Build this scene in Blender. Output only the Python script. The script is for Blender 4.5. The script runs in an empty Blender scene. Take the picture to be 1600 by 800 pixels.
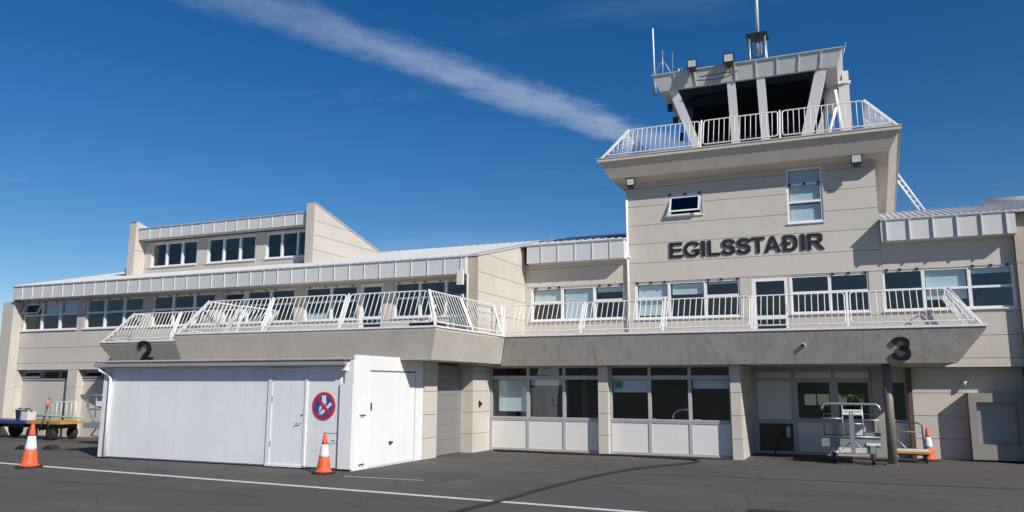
import bpy, bmesh, math, random
from mathutils import Vector, Matrix
random.seed(7)
sc = bpy.context.scene
COL = sc.collection

# ------------------------------------------------------------------ camera
F_PX, PITCH, ROLL, YAW = 1233.03, math.radians(9.3687), math.radians(0.199), math.radians(-23.2536)
cy, sy, cp, sp = math.cos(YAW), math.sin(YAW), math.cos(PITCH), math.sin(PITCH)
fwd = Vector((sy*cp, cy*cp, sp)); rgt = Vector((cy, -sy, 0)); upv = rgt.cross(fwd)
c_, s_ = math.cos(ROLL), math.sin(ROLL)
rr = c_*rgt + s_*upv; uu = -s_*rgt + c_*upv
cam_d = bpy.data.cameras.new('camera'); cam = bpy.data.objects.new('camera', cam_d); COL.objects.link(cam)
cam_d.sensor_width = 36; cam_d.lens = F_PX/1600*36; cam_d.clip_end = 20000; cam_d.clip_start = 0.1
cam.matrix_world = Matrix(((rr.x, uu.x, -fwd.x, 0), (rr.y, uu.y, -fwd.y, 0), (rr.z, uu.z, -fwd.z, 2.0), (0, 0, 0, 1)))
sc.camera = cam

# ------------------------------------------------------------------ light, sky, exposure
SUN = Vector((1.75, -1.0, 1.4)).normalized()
sd = bpy.data.lights.new('sun', 'SUN'); sd.energy = 4.9; sd.angle = math.radians(0.53); sd.color = (1, 0.95, 0.87)
so = bpy.data.objects.new('sun', sd); COL.objects.link(so); so.rotation_euler = SUN.to_track_quat('Z', 'Y').to_euler()
so.location = (20, -20, 30)
w = bpy.data.worlds.new('World'); sc.world = w; w.use_nodes = True
nt = w.node_tree; nt.nodes.clear()
def N(t, **k):
    n = nt.nodes.new(t)
    for a, v in k.items(): setattr(n, a, v)
    return n
def M2(op, a, b=None):
    n = N('ShaderNodeMath', operation=op)
    for i, v in enumerate((a, b)):
        if v is None: continue
        if isinstance(v, (int, float)): n.inputs[i].default_value = v
        else: nt.links.new(v, n.inputs[i])
    return n.outputs[0]
def MR(x, a, b, c, d, smooth=True):
    n = N('ShaderNodeMapRange'); n.interpolation_type = 'SMOOTHSTEP' if smooth else 'LINEAR'
    nt.links.new(x, n.inputs[0])
    for i, v in enumerate((a, b, c, d)): n.inputs[i+1].default_value = v
    return n.outputs[0]
sky = N('ShaderNodeTexSky', sky_type='NISHITA')
sky.sun_disc = False; sky.sun_elevation = math.asin(SUN.z); sky.sun_rotation = math.atan2(SUN.x, SUN.y)
sky.altitude = 600; sky.air_density = 1.0; sky.dust_density = 0.1; sky.ozone_density = 3.0
hsv = N('ShaderNodeHueSaturation'); hsv.inputs['Saturation'].default_value = 1.37; hsv.inputs['Hue'].default_value = 0.506; hsv.inputs['Value'].default_value = 1.02
nt.links.new(sky.outputs[0], hsv.inputs['Color'])
tc = N('ShaderNodeTexCoord'); sep = N('ShaderNodeSeparateXYZ'); nt.links.new(tc.outputs['Generated'], sep.inputs[0])
zc = M2('MAXIMUM', sep.outputs[2], 0.03)
ux = M2('DIVIDE', sep.outputs[0], zc); uy = M2('DIVIDE', sep.outputs[1], zc)
pn = M2('ADD', M2('MULTIPLY', ux, 0.912), M2('MULTIPLY', uy, -0.409))
pt = M2('ADD', M2('MULTIPLY', ux, 0.409), M2('MULTIPLY', uy, 0.912))
def noise(vx, vy, sx, sy_, scale, det=6, rough=0.6, seed=0.0):
    cb = N('ShaderNodeCombineXYZ'); nt.links.new(M2('MULTIPLY', vx, sx), cb.inputs[0]); nt.links.new(M2('MULTIPLY', vy, sy_), cb.inputs[1]); cb.inputs[2].default_value = seed
    n = N('ShaderNodeTexNoise'); n.inputs['Scale'].default_value = scale; n.inputs['Detail'].default_value = det; n.inputs['Roughness'].default_value = rough
    nt.links.new(cb.outputs[0], n.inputs['Vector']); return n.outputs['Fac']
wob = M2('MULTIPLY', M2('SUBTRACT', noise(pt, pn, 1, 1, 1.6, 3, 0.5, 3.1), 0.5), 0.20)
fine = M2('MULTIPLY', M2('SUBTRACT', noise(pt, pn, 1, 1.3, 7, 9, 0.66, 1.7), 0.5), 0.17)
off = M2('ADD', M2('ADD', M2('ADD', pn, 1.915), wob), fine)
edge = MR(M2('ABSOLUTE', off), 0.01, 0.165, 1, 0)
cl = M2('MULTIPLY', edge, MR(noise(pt, pn, 1.0, 1.5, 6, 9, 0.68, 5.0), 0.25, 0.70, 0.50, 1.0))
cl = M2('MULTIPLY', cl, MR(pt, 0.4, 2.0, 0.45, 1.15))
cl = M2('MULTIPLY', cl, MR(pt, 2.3, 3.2, 1.0, 0.0))
# thin cirrus low over the horizon
low = M2('MULTIPLY', MR(sep.outputs[2], 0.135, 0.205, 1, 0), MR(sep.outputs[2], 0.0, 0.1, 0.25, 1))
low = M2('MULTIPLY', low, MR(noise(sep.outputs[0], sep.outputs[2], 1.2, 7, 3.2, 8, 0.6, 2.0), 0.40, 0.62, 0.0, 1.0))
low = M2('MULTIPLY', M2('MULTIPLY', low, 0.42), MR(sep.outputs[0], -0.66, -0.42, 0.0, 1.0))
wisp = M2('MULTIPLY', MR(noise(ux, uy, 0.5, 0.9, 1.4, 8, 0.6, 9.0), 0.55, 0.8, 0, 1), 0.10)
mask = M2('ADD', M2('ADD', M2('MULTIPLY', cl, 0.44), low), wisp)
mx = N('ShaderNodeMix', data_type='RGBA'); mx.clamp_factor = True
nt.links.new(mask, mx.inputs[0]); nt.links.new(hsv.outputs[0], mx.inputs[6]); mx.inputs[7].default_value = (6.6, 7.6, 9.2, 1)
bg = N('ShaderNodeBackground'); bg.inputs['Strength'].default_value = 0.085
nt.links.new(mx.outputs[2], bg.inputs['Color'])
wo = N('ShaderNodeOutputWorld'); nt.links.new(bg.outputs[0], wo.inputs[0])
sc.view_settings.view_transform = 'Standard'; sc.view_settings.look = 'None'
sc.view_settings.exposure = 0.0; sc.view_settings.gamma = 1.0; sc.view_settings.use_curve_mapping = False

# ------------------------------------------------------------------ materials
MATS = {}
def mat(name, col, rough=0.6, metal=0.0, var=0.06, scale=1.5, bump=0.0, bscale=60, streak=0.0, streak_col=(0.12, 0.1, 0.08), rnd=0.0, spec=0.5, speck=0.0, emis=None):
    m = bpy.data.materials.new(name); m.use_nodes = True; t = m.node_tree; b = t.nodes['Principled BSDF']
    b.inputs['Roughness'].default_value = rough; b.inputs['Metallic'].default_value = metal; b.inputs['Specular IOR Level'].default_value = spec
    tcn = t.nodes.new('ShaderNodeTexCoord')
    def L(a, c): t.links.new(a, c)
    def nz(sc_, det, vec=None, rgh=0.6):
        n = t.nodes.new('ShaderNodeTexNoise'); n.inputs['Scale'].default_value = sc_; n.inputs['Detail'].default_value = det; n.inputs['Roughness'].default_value = rgh
        L(vec if vec else tcn.outputs['Object'], n.inputs['Vector']); return n
    n1 = nz(scale, 6)
    mr = t.nodes.new('ShaderNodeMapRange'); L(n1.outputs['Fac'], mr.inputs[0]); mr.inputs[1].default_value = 0.3; mr.inputs[2].default_value = 0.7
    mr.inputs[3].default_value = 1-var; mr.inputs[4].default_value = 1+var
    val = mr.outputs[0]
    if rnd:
        oi = t.nodes.new('ShaderNodeObjectInfo'); r2 = t.nodes.new('ShaderNodeMapRange'); L(oi.outputs['Random'], r2.inputs[0])
        r2.inputs[3].default_value = 1-rnd; r2.inputs[4].default_value = 1+rnd
        mm = t.nodes.new('ShaderNodeMath'); mm.operation = 'MULTIPLY'; L(val, mm.inputs[0]); L(r2.outputs[0], mm.inputs[1]); val = mm.outputs[0]
    if speck:
        n3 = nz(bscale*1.7, 3); r3 = t.nodes.new('ShaderNodeMapRange'); L(n3.outputs['Fac'], r3.inputs[0]); r3.inputs[1].default_value = 0.35; r3.inputs[2].default_value = 0.65
        r3.inputs[3].default_value = 1-speck; r3.inputs[4].default_value = 1+speck
        mm = t.nodes.new('ShaderNodeMath'); mm.operation = 'MULTIPLY'; L(val, mm.inputs[0]); L(r3.outputs[0], mm.inputs[1]); val = mm.outputs[0]
    sx = t.nodes.new('ShaderNodeVectorMath'); sx.operation = 'SCALE'; sx.inputs[0].default_value = col; L(val, sx.inputs['Scale'])
    out = sx.outputs[0]
    if streak:
        mp = t.nodes.new('ShaderNodeMapping'); L(tcn.outputs['Object'], mp.inputs[0]); mp.inputs['Scale'].default_value = (2.3, 2.3, 0.22)
        n4 = nz(2.6, 7, mp.outputs[0], 0.65); r4 = t.nodes.new('ShaderNodeMapRange'); L(n4.outputs['Fac'], r4.inputs[0]); r4.inputs[1].default_value = 0.5; r4.inputs[2].default_value = 0.78
        r4.inputs[4].default_value = streak
        mixn = t.nodes.new('ShaderNodeMix'); mixn.data_type = 'RGBA'; L(r4.outputs[0], mixn.inputs[0]); L(out, mixn.inputs[6]); mixn.inputs[7].default_value = (*streak_col, 1); out = mixn.outputs[2]
    L(out, b.inputs['Base Color'])
    if bump:
        n2 = nz(bscale, 4); bp = t.nodes.new('ShaderNodeBump'); bp.inputs['Strength'].default_value = bump; bp.inputs['Distance'].default_value = 0.02
        L(n2.outputs['Fac'], bp.inputs['Height']); L(bp.outputs[0], b.inputs['Normal'])
    if emis: b.inputs['Emission Color'].default_value = (*emis[0], 1); b.inputs['Emission Strength'].default_value = emis[1]
    MATS[name] = m; return m
WALL = mat('cladding_beige', (0.56, 0.515, 0.455), 0.75, var=0.05, scale=0.9, bump=0.15, bscale=90, rnd=0.035, streak=0.13, streak_col=(0.29, 0.255, 0.22))
BACK = mat('wall_backing', (0.17, 0.15, 0.13), 0.9)
DECKF = mat('deck_concrete_smooth', (0.54, 0.49, 0.425), 0.8, var=0.07, bump=0.15, bscale=70, streak=0.25, streak_col=(0.25, 0.22, 0.18))
DECKR = mat('deck_concrete_roughcast', (0.43, 0.39, 0.345), 0.9, var=0.08, bump=0.5, bscale=34, streak=0.5, streak_col=(0.15, 0.13, 0.11), speck=0.09)
CONC = mat('concrete', (0.36, 0.34, 0.31), 0.9, var=0.1, bump=0.3)
FASC = mat('fascia_metal', (0.60, 0.605, 0.60), 0.45, var=0.03, rnd=0.03, streak=0.10, streak_col=(0.4, 0.38, 0.34))
ROOFM = mat('roof_metal', (0.50, 0.505, 0.51), 0.4, var=0.05, streak=0.08, streak_col=(0.4, 0.4, 0.4))
DARKROOF = mat('skylight_dark', (0.06, 0.08, 0.11), 0.25)
WHITE = mat('white_paint', (0.80, 0.80, 0.79), 0.4, var=0.03, streak=0.06, streak_col=(0.5, 0.47, 0.42))
RAILW = mat('railing_white', (0.78, 0.78, 0.77), 0.4, var=0.10, scale=5, rnd=0.04, streak=0.10, streak_col=(0.5, 0.42, 0.34))
FRAMEG = mat('aluminium_frame', (0.42, 0.42, 0.43), 0.45, 0.0, var=0.04)
INFILL = mat('infill_panel', (0.70, 0.685, 0.65), 0.6, var=0.03, streak=0.06, streak_col=(0.45, 0.42, 0.38))
SHEDW = mat('shed_white', (0.79, 0.795, 0.805), 0.5, var=0.045, scale=0.6, bump=0.12, bscale=2.5, streak=0.28, streak_col=(0.55, 0.52, 0.47))
GARAGE = mat('garage_grey', (0.23, 0.225, 0.215), 0.5, var=0.04)
BROWN = mat('brown_board', (0.10, 0.07, 0.05), 0.7, var=0.15)
TAN = mat('pier_tan', (0.46, 0.39, 0.32), 0.8, var=0.05, bump=0.1)
SLAT = mat('roller_slat_shaded_grey', (0.30, 0.31, 0.31), 0.5)  # greyed down to carry the shade over the hatch slats; also the gutter
HATCH = mat('hatch_concrete_shaded', (0.27, 0.255, 0.23), 0.85, var=0.08, bump=0.2)  # darker than the other concrete, shade on the surround put into its colour
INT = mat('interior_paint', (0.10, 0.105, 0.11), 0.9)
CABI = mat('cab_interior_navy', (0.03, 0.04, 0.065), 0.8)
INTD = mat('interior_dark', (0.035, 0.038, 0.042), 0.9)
BLIND = mat('roller_blind', (0.70, 0.76, 0.75), 0.85, var=0.03)
BLACK = mat('black_plastic', (0.018, 0.018, 0.019), 0.5)
RUBBER = mat('rubber', (0.025, 0.024, 0.023), 0.8, var=0.2)
LETTER = mat('letter_black', (0.02, 0.02, 0.021), 0.45)
ORANGE = mat('cone_orange', (0.80, 0.115, 0.035), 0.5, var=0.1, scale=6, streak=0.15, streak_col=(0.35, 0.09, 0.04))
BANDW = mat('cone_band', (0.74, 0.74, 0.76), 0.4, var=0.06, scale=8)
STEEL = mat('galvanised_steel', (0.42, 0.44, 0.46), 0.42, 0.55, var=0.1, scale=8)
GREYP = mat('grey_machine_paint', (0.22, 0.25, 0.26), 0.5, var=0.12, scale=6)
BLUEP = mat('blue_paint', (0.03, 0.05, 0.17), 0.45, var=0.1)
YELP = mat('orange_paint', (0.50, 0.25, 0.06), 0.5, var=0.1, scale=6)
REDS = mat('sign_red', (0.58, 0.03, 0.05), 0.4)
BLUES = mat('sign_blue', (0.03, 0.08, 0.36), 0.4)
GREENS = mat('sign_green', (0.0, 0.33, 0.14), 0.5)
LIGHTG = mat('floodlight_lens', (0.60, 0.60, 0.58), 0.15, var=0.15, scale=30)
POLE = mat('column_brown', (0.20, 0.175, 0.15), 0.5, var=0.12, streak=0.3, streak_col=(0.1, 0.08, 0.06))
PINK = mat('orange_warn', (0.75, 0.2, 0.1), 0.5)
LINE = mat('line_paint', (0.66, 0.66, 0.64), 0.7, var=0.12, scale=3, bump=0.3, bscale=120, streak=0.0, speck=0.15)

def glass(name, tint, extra):
    m = bpy.data.materials.new(name); m.use_nodes = True; t = m.node_tree; t.nodes.clear()
    o = t.nodes.new('ShaderNodeOutputMaterial'); mxn = t.nodes.new('ShaderNodeMixShader'); tr = t.nodes.new('ShaderNodeBsdfTransparent'); gl = t.nodes.new('ShaderNodeBsdfGlossy')
    lw = t.nodes.new('ShaderNodeLayerWeight'); lw.inputs[0].default_value = 0.5
    fr = t.nodes.new('ShaderNodeMath'); fr.operation = 'POWER'; fr.inputs[1].default_value = 5.0; t.links.new(lw.outputs['Facing'], fr.inputs[0])
    ma = t.nodes.new('ShaderNodeMath'); ma.operation = 'MULTIPLY_ADD'; ma.inputs[1].default_value = 0.9; ma.inputs[2].default_value = extra; ma.use_clamp = True
    t.links.new(fr.outputs[0], ma.inputs[0]); t.links.new(ma.outputs[0], mxn.inputs[0])
    tr.inputs[0].default_value = (*tint, 1); gl.inputs['Roughness'].default_value = 0.015
    tcn = t.nodes.new('ShaderNodeTexCoord'); nn = t.nodes.new('ShaderNodeTexNoise'); nn.inputs['Scale'].default_value = 1.3; nn.inputs['Detail'].default_value = 1
    t.links.new(tcn.outputs['Object'], nn.inputs['Vector']); bp = t.nodes.new('ShaderNodeBump'); bp.inputs['Strength'].default_value = 0.12; bp.inputs['Distance'].default_value = 0.05
    t.links.new(nn.outputs['Fac'], bp.inputs['Height']); t.links.new(bp.outputs[0], gl.inputs['Normal'])
    t.links.new(tr.outputs[0], mxn.inputs[1]); t.links.new(gl.outputs[0], mxn.inputs[2]); t.links.new(mxn.outputs[0], o.inputs[0]); return m
GLASS = glass('window_glass', (0.90, 0.94, 0.96), 0.055)
GLASSD = glass('tinted_glass', (0.42, 0.50, 0.60), 0.012)

# asphalt
asp = bpy.data.materials.new('asphalt'); asp.use_nodes = True; t = asp.node_tree; b = t.nodes['Principled BSDF']; b.inputs['Roughness'].default_value = 0.88
tcn = t.nodes.new('ShaderNodeTexCoord')
def anz(s, d, sc3=(1, 1, 1), rgh=0.6):
    mp = t.nodes.new('ShaderNodeMapping'); mp.inputs['Scale'].default_value = sc3; t.links.new(tcn.outputs['Object'], mp.inputs[0])
    n = t.nodes.new('ShaderNodeTexNoise'); n.inputs['Scale'].default_value = s; n.inputs['Detail'].default_value = d; n.inputs['Roughness'].default_value = rgh; t.links.new(mp.outputs[0], n.inputs['Vector']); return n.outputs['Fac']
def ramp(f, a, b2, c, d):
    r = t.nodes.new('ShaderNodeMapRange'); t.links.new(f, r.inputs[0])
    for i, v in enumerate((a, b2, c, d)): r.inputs[i+1].default_value = v
    return r.outputs[0]
def amul(a, c):
    n = t.nodes.new('ShaderNodeMath'); n.operation = 'MULTIPLY'; t.links.new(a, n.inputs[0]); t.links.new(c, n.inputs[1]); return n.outputs[0]
v = amul(amul(ramp(anz(0.35, 6), 0.3, 0.7, 0.82, 1.18), ramp(anz(1.0, 5, (0.15, 1.0, 1)), 0.3, 0.7, 0.90, 1.10)), amul(ramp(anz(70, 5, (1, 1, 1), 0.8), 0.3, 0.7, 0.62, 1.38), ramp(anz(2.2, 7), 0.62, 0.78, 1.0, 1.22)))
v = amul(v, ramp(anz(0.55, 8, (1, 1, 1), 0.7), 0.58, 0.66, 1.0, 1.22))       # worn pale patches
v = amul(v, ramp(anz(1.9, 3, (1, 1, 1), 0.4), 0.70, 0.76, 1.0, 0.62))          # oil spots
v = amul(v, ramp(anz(1.1, 6, (0.04, 2.4, 1), 0.6), 0.56, 0.70, 1.0, 0.78))     # tyre tracks along the apron
vo = t.nodes.new('ShaderNodeTexVoronoi'); vo.feature = 'DISTANCE_TO_EDGE'; vo.inputs['Scale'].default_value = 0.22
wn = t.nodes.new('ShaderNodeTexNoise'); wn.inputs['Scale'].default_value = 0.9; wn.inputs['Detail'].default_value = 6; t.links.new(tcn.outputs['Object'], wn.inputs['Vector'])
va = t.nodes.new('ShaderNodeVectorMath'); va.operation = 'MULTIPLY_ADD'; va.inputs[1].default_value = (1.6, 1.6, 0); t.links.new(wn.outputs['Color'], va.inputs[0]); t.links.new(tcn.outputs['Object'], va.inputs[2]); t.links.new(va.outputs[0], vo.inputs['Vector'])
v = amul(v, ramp(vo.outputs['Distance'], 0.0, 0.006, 0.55, 1.0))                 # hairline cracks
sx = t.nodes.new('ShaderNodeVectorMath'); sx.operation = 'SCALE'; sx.inputs[0].default_value = (0.094, 0.084, 0.075); t.links.new(v, sx.inputs['Scale']); t.links.new(sx.outputs[0], b.inputs['Base Color'])
bpn = t.nodes.new('ShaderNodeBump'); bpn.inputs['Strength'].default_value = 0.5; bpn.inputs['Distance'].default_value = 0.012; t.links.new(anz(170, 3), bpn.inputs['Height']); t.links.new(bpn.outputs[0], b.inputs['Normal'])
GRASS = mat('grass', (0.07, 0.10, 0.03), 0.9, var=0.3, scale=0.05)
HILL = mat('hill', (0.075, 0.085, 0.075), 0.95, var=0.3, scale=0.004)

# ------------------------------------------------------------------ mesh helpers
ORG = {}
FY = lambda y: (lambda u, v, d: (u, y+d, v))       # wall facing -Y, depth goes +Y
FX = lambda x: (lambda u, v, d: (x-d, u, v))       # wall facing +X, depth goes -X
class MB:
    def __init__(s): s.v = []; s.f = []; s.sm = []
    def add(s, vs, fs, smooth=False):
        n = len(s.v); s.v += [tuple(p) for p in vs]; s.f += [tuple(i+n for i in f) for f in fs]; s.sm += [smooth]*len(fs); return s
    def box(s, x0, x1, y0, y1, z0, z1):
        return s.add([(x0, y0, z0), (x1, y0, z0), (x1, y1, z0), (x0, y1, z0), (x0, y0, z1), (x1, y0, z1), (x1, y1, z1), (x0, y1, z1)],
                     [(0, 3, 2, 1), (4, 5, 6, 7), (0, 1, 5, 4), (1, 2, 6, 5), (2, 3, 7, 6), (3, 0, 4, 7)])
    def mbox(s, f, u0, u1, v0, v1, d0, d1):
        return s.prism([(u0, v0), (u1, v0), (u1, v1), (u0, v1)], d0, d1, f)
    def prism(s, poly, d0, d1, f):
        n = len(poly); vs = [f(u, v, d0) for u, v in poly]+[f(u, v, d1) for u, v in poly]
        return s.add(vs, [tuple(range(n)), tuple(range(2*n-1, n-1, -1))]+[(i, i+n, (i+1) % n+n, (i+1) % n) for i in range(n)])
    def hull8(s, a, b):       # two quads -> hexahedron
        return s.add(list(a)+list(b), [(0, 1, 2, 3), (7, 6, 5, 4), (0, 4, 5, 1), (1, 5, 6, 2), (2, 6, 7, 3), (3, 7, 4, 0)])
    def tube(s, pts, r, n=8, closed=False):
        pts = [Vector(p) for p in pts]; m = len(pts); rings = []
        prev = None
        for i, p in enumerate(pts):
            a = pts[i-1] if (i > 0 or closed) else p; c = pts[(i+1) % m] if (i < m-1 or closed) else p
            d = (c-a).normalized()
            if prev is None:
                x = d.cross(Vector((0, 0, 1)));
                if x.length < 1e-3: x = d.cross(Vector((0, 1, 0)))
            else: x = prev - d*prev.dot(d)
            x.normalize(); prev = x; y = d.cross(x)
            rings.append([p+(x*math.cos(2*math.pi*k/n)+y*math.sin(2*math.pi*k/n))*r for k in range(n)])
        vs = [q for g in rings for q in g]; fs = []
        for i in range(m if closed else m-1):
            j = (i+1) % m
            for k in range(n): fs.append((i*n+k, i*n+(k+1) % n, j*n+(k+1) % n, j*n+k))
        s.add(vs, fs, True)
        if not closed: 
            s.f += [tuple(len(s.v)-len(vs)+k for k in range(n-1, -1, -1)), tuple(len(s.v)-n+k for k in range(n))]; s.sm += [False, False]
        return s
    def lathe(s, c, prof, n=24, axis='Z', caps=True):
        c = Vector(c); vs = []
        for r, h in prof:
            for k in range(n):
                a = 2*math.pi*k/n; q = (r*math.cos(a), r*math.sin(a), h)
                if axis == 'X': q = (h, q[0], q[1])
                elif axis == 'Y': q = (q[0], h, q[1])
                vs.append(c+Vector(q))
        fs = [(i*n+k, i*n+(k+1) % n, (i+1)*n+(k+1) % n, (i+1)*n+k) for i in range(len(prof)-1) for k in range(n)]
        b0 = len(s.v); s.add(vs, fs, True)
        if caps: s.f += [tuple(b0+k for k in range(n-1, -1, -1)), tuple(b0+(len(prof)-1)*n+k for k in range(n))]; s.sm += [False, False]
        return s
    def mesh(s, name, m, org=Vector((0, 0, 0))):
        me = bpy.data.meshes.new(name); me.from_pydata([Vector(p)-org for p in s.v], [], s.f)
        me.polygons.foreach_set('use_smooth', s.sm)
        bm = bmesh.new(); bm.from_mesh(me); bmesh.ops.recalc_face_normals(bm, faces=bm.faces); bm.to_mesh(me); bm.free()
        if m: me.materials.append(m)
        return me
    def build(s, name, m, parent=None, bevel=0):
        org = ORG.get(parent.name, Vector((0, 0, 0))) if parent else Vector((0, 0, 0))
        o = bpy.data.objects.new(name, s.mesh(name, m, org)); COL.objects.link(o)
        if parent: o.parent = parent
        ORG[o.name] = org
        if bevel:
            bv = o.modifiers.new('bevel', 'BEVEL'); bv.width = bevel; bv.segments = 2; bv.limit_method = 'ANGLE'
        return o
def thing(name, loc, label, cat, group=None):
    o = bpy.data.objects.new(name, None); COL.objects.link(o); o.location = loc; o.empty_display_size = 0.2
    ORG[o.name] = Vector(loc); o['label'] = label; o['category'] = cat
    if group: o['group'] = group
    return o
def tag(o, label, cat, group=None):
    o['label'] = label; o['category'] = cat
    if group: o['group'] = group
    return o
def struct(o): o['kind'] = 'structure'; return o
def inst(name, me, parent, mat4):
    o = bpy.data.objects.new(name, me); COL.objects.link(o); o.parent = parent; o.matrix_local = mat4; return o
def rects(u0, u1, v0, v1, ops):
    us = sorted({u0, u1, *[min(max(a, u0), u1) for o in ops for a in o[:2]]}); vs = sorted({v0, v1, *[min(max(a, v0), v1) for o in ops for a in o[2:4]]})
    out = []
    for j in range(len(vs)-1):
        run = None
        for i in range(len(us)-1):
            mu, mv = (us[i]+us[i+1])/2, (vs[j]+vs[j+1])/2
            inside = any(o[0] < mu < o[1] and o[2] < mv < o[3] for o in ops)
            if not inside:
                if run and abs(run[1]-us[i]) < 1e-6: run[1] = us[i+1]
                else:
                    run = [us[i], us[i+1], vs[j], vs[j+1]]; out.append(run)
            else: run = None
    return out
def clip(poly, a, b, c):
    out = []
    for i in range(len(poly)):
        p, q = poly[i], poly[(i+1) % len(poly)]; fp, fq = a*p[0]+b*p[1]-c, a*q[0]+b*q[1]-c
        if fp <= 0: out.append(p)
        if fp*fq < 0: k = fp/(fp-fq); out.append((p[0]+(q[0]-p[0])*k, p[1]+(q[1]-p[1])*k))
    return out
def siding(parent, f, u0, u1, zs, ops=(), thick=0.2, board=0.03, m=None, top=None, gap=0.014, name='wall'):
    """courses between the heights in zs, openings cut out, each course a board of its own"""
    m = m or WALL
    bk = MB()
    for r in rects(u0, u1, zs[0], zs[-1], ops):
        pl = [(r[0], r[2]), (r[1], r[2]), (r[1], r[3]), (r[0], r[3])]
        if top: pl = clip(pl, *top)
        if len(pl) > 2: bk.prism(pl, board+0.002, thick, f)
    wl = bk.build(name, BACK, parent)
    for a, b_ in zip(zs, zs[1:]):
        grp = []
        for r in rects(u0, u1, a+gap/2, b_-gap/2, ops):
            hit = [q for q in grp if any(r[0] <= o[1]+1e-6 and r[1] >= o[0]-1e-6 and r[2] <= o[3]+1e-6 and r[3] >= o[2]-1e-6 for o in q)]
            new = [r]
            for q in hit: new += q; grp.remove(q)
            grp.append(new)
        for q in grp:
            mb = MB()
            for r in q:
                pl = [(r[0], r[2]), (r[1], r[2]), (r[1], r[3]), (r[0], r[3])]
                if top: pl = clip(pl, *top)
                if len(pl) > 2: mb.prism(pl, 0, board+0.001, f)
            if mb.v: mb.build('siding_board', m, wl)
    return wl
def window(parent, f, u0, u1, v0, v1, splits=(), mids=None, m=None, d=0.06, fw=0.06, blinds=(), hinges=(), openp=(), g=None, name='window', sill=True):
    """frame with mullions; mids = transom height per column (None: one tall pane). blinds: (col,row,z0,z1)"""
    m = m or WHITE; g = g or GLASS
    cols = [u0, *splits, u1]; n = len(cols)-1; mids = mids if isinstance(mids, (list, tuple)) else [mids]*n
    fr = MB()
    fr.mbox(f, u0, u1, v0, v0+fw, d-0.03, d+0.07); fr.mbox(f, u0, u1, v1-fw, v1, d-0.03, d+0.07)
    for i, u in enumerate(cols):
        a, b_ = (u, u+fw) if i == 0 else ((u-fw, u) if i == n else (u-fw*0.75, u+fw*0.75))
        fr.mbox(f, a, b_, v0+fw, v1-fw, d-0.03, d+0.07)
    panes = []
    for i in range(n):
        a = u0+fw if i == 0 else cols[i]+fw*0.75; b_ = u1-fw if i == n-1 else cols[i+1]-fw*0.75
        if mids[i]:
            fr.mbox(f, a, b_, mids[i]-fw*0.55, mids[i]+fw*0.55, d-0.028, d+0.068)
            panes += [(i, 0, a, b_, v0+fw, mids[i]-fw*0.55), (i, 1, a, b_, mids[i]+fw*0.55, v1-fw)]
        else: panes.append((i, 0, a, b_, v0+fw, v1-fw))
    wo_ = fr.build(name, m, parent)
    for (i, j, a, b_, c, e) in panes:
        if (i, j) in openp:                        # top hung sash standing ajar
            hgt = e-c; an = 0.38
            def fo(u, v, dd, e=e, an=an): 
                k = e-v; return f(u, e-k*math.cos(an)+dd*math.sin(an)*0, d-0.02-k*math.sin(an)+dd)
            sh = MB(); w_ = 0.05
            for q in ((a, b_, c, c+w_), (a, b_, e-w_, e), (a, a+w_, c+w_, e-w_), (b_-w_, b_, c+w_, e-w_)): sh.mbox(fo, *q, -0.02, 0.03)
            sh.build('open_sash', m, wo_); MB().mbox(fo, a+w_, b_-w_, c+w_, e-w_, 0, 0.008).build('pane', g, wo_)
        else: MB().mbox(f, a-0.004, b_+0.004, c-0.004, e+0.004, d+0.015, d+0.023).build('pane', g, wo_)
    for (i, a, b_, c, e) in [(q[0], q[1], q[2], q[3], q[4]) if len(q) == 5 else None for q in blinds]:
        MB().mbox(f, a, b_, c, e, d+0.10, d+0.104).build('roller_blind', BLIND, wo_)
    for u in hinges: MB().mbox(f, u-0.04, u+0.04, v1-0.035, v1+0.03, d-0.075, d-0.031).build('hinge', BLACK, wo_)
    if sill: MB().mbox(f, u0-0.03, u1+0.03, v0-0.035, v0-0.001, -0.045, d+0.07).build('sill', m, wo_)
    return wo_
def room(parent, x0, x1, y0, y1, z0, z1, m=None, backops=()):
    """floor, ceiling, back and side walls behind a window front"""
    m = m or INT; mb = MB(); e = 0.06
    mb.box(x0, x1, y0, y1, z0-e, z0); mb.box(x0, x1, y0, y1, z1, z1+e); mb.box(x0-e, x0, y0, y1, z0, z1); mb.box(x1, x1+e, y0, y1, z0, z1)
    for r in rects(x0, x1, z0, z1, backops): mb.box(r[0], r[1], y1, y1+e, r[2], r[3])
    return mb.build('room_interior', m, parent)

# ------------------------------------------------------------------ ground, hills
g = MB(); g.add([(-6000, -6000, 0), (6000, -6000, 0), (6000, 6000, 0), (-6000, 6000, 0)], [(0, 1, 2, 3)])
gr = struct(g.build('ground', GRASS))
a = MB(); a.box(-120, 110, -120, 38, -0.3, 0.004); ap = struct(a.build('apron', asp))
# hills all round the horizon
h = MB(); n = 160; vs = []; fs = []
for i in range(n):
    an = 2*math.pi*i/n
    hh = 95+45*math.sin(3*an+1)+28*math.sin(7*an)+18*math.sin(17*an+2)+8*math.sin(41*an)
    R = 3000
    for k, (rad, z) in enumerate(((R-900, -2), (R-450, hh*0.45+6*math.sin(23*an)), (R, hh), (R+900, -2))): vs.append((rad*math.cos(an), rad*math.sin(an), z))
for i in range(n):
    j = (i+1) % n
    for k in range(3): fs.append((i*4+k, j*4+k, j*4+k+1, i*4+k+1))
h.add(vs, fs, True); struct(h.build('hills', HILL))
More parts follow.
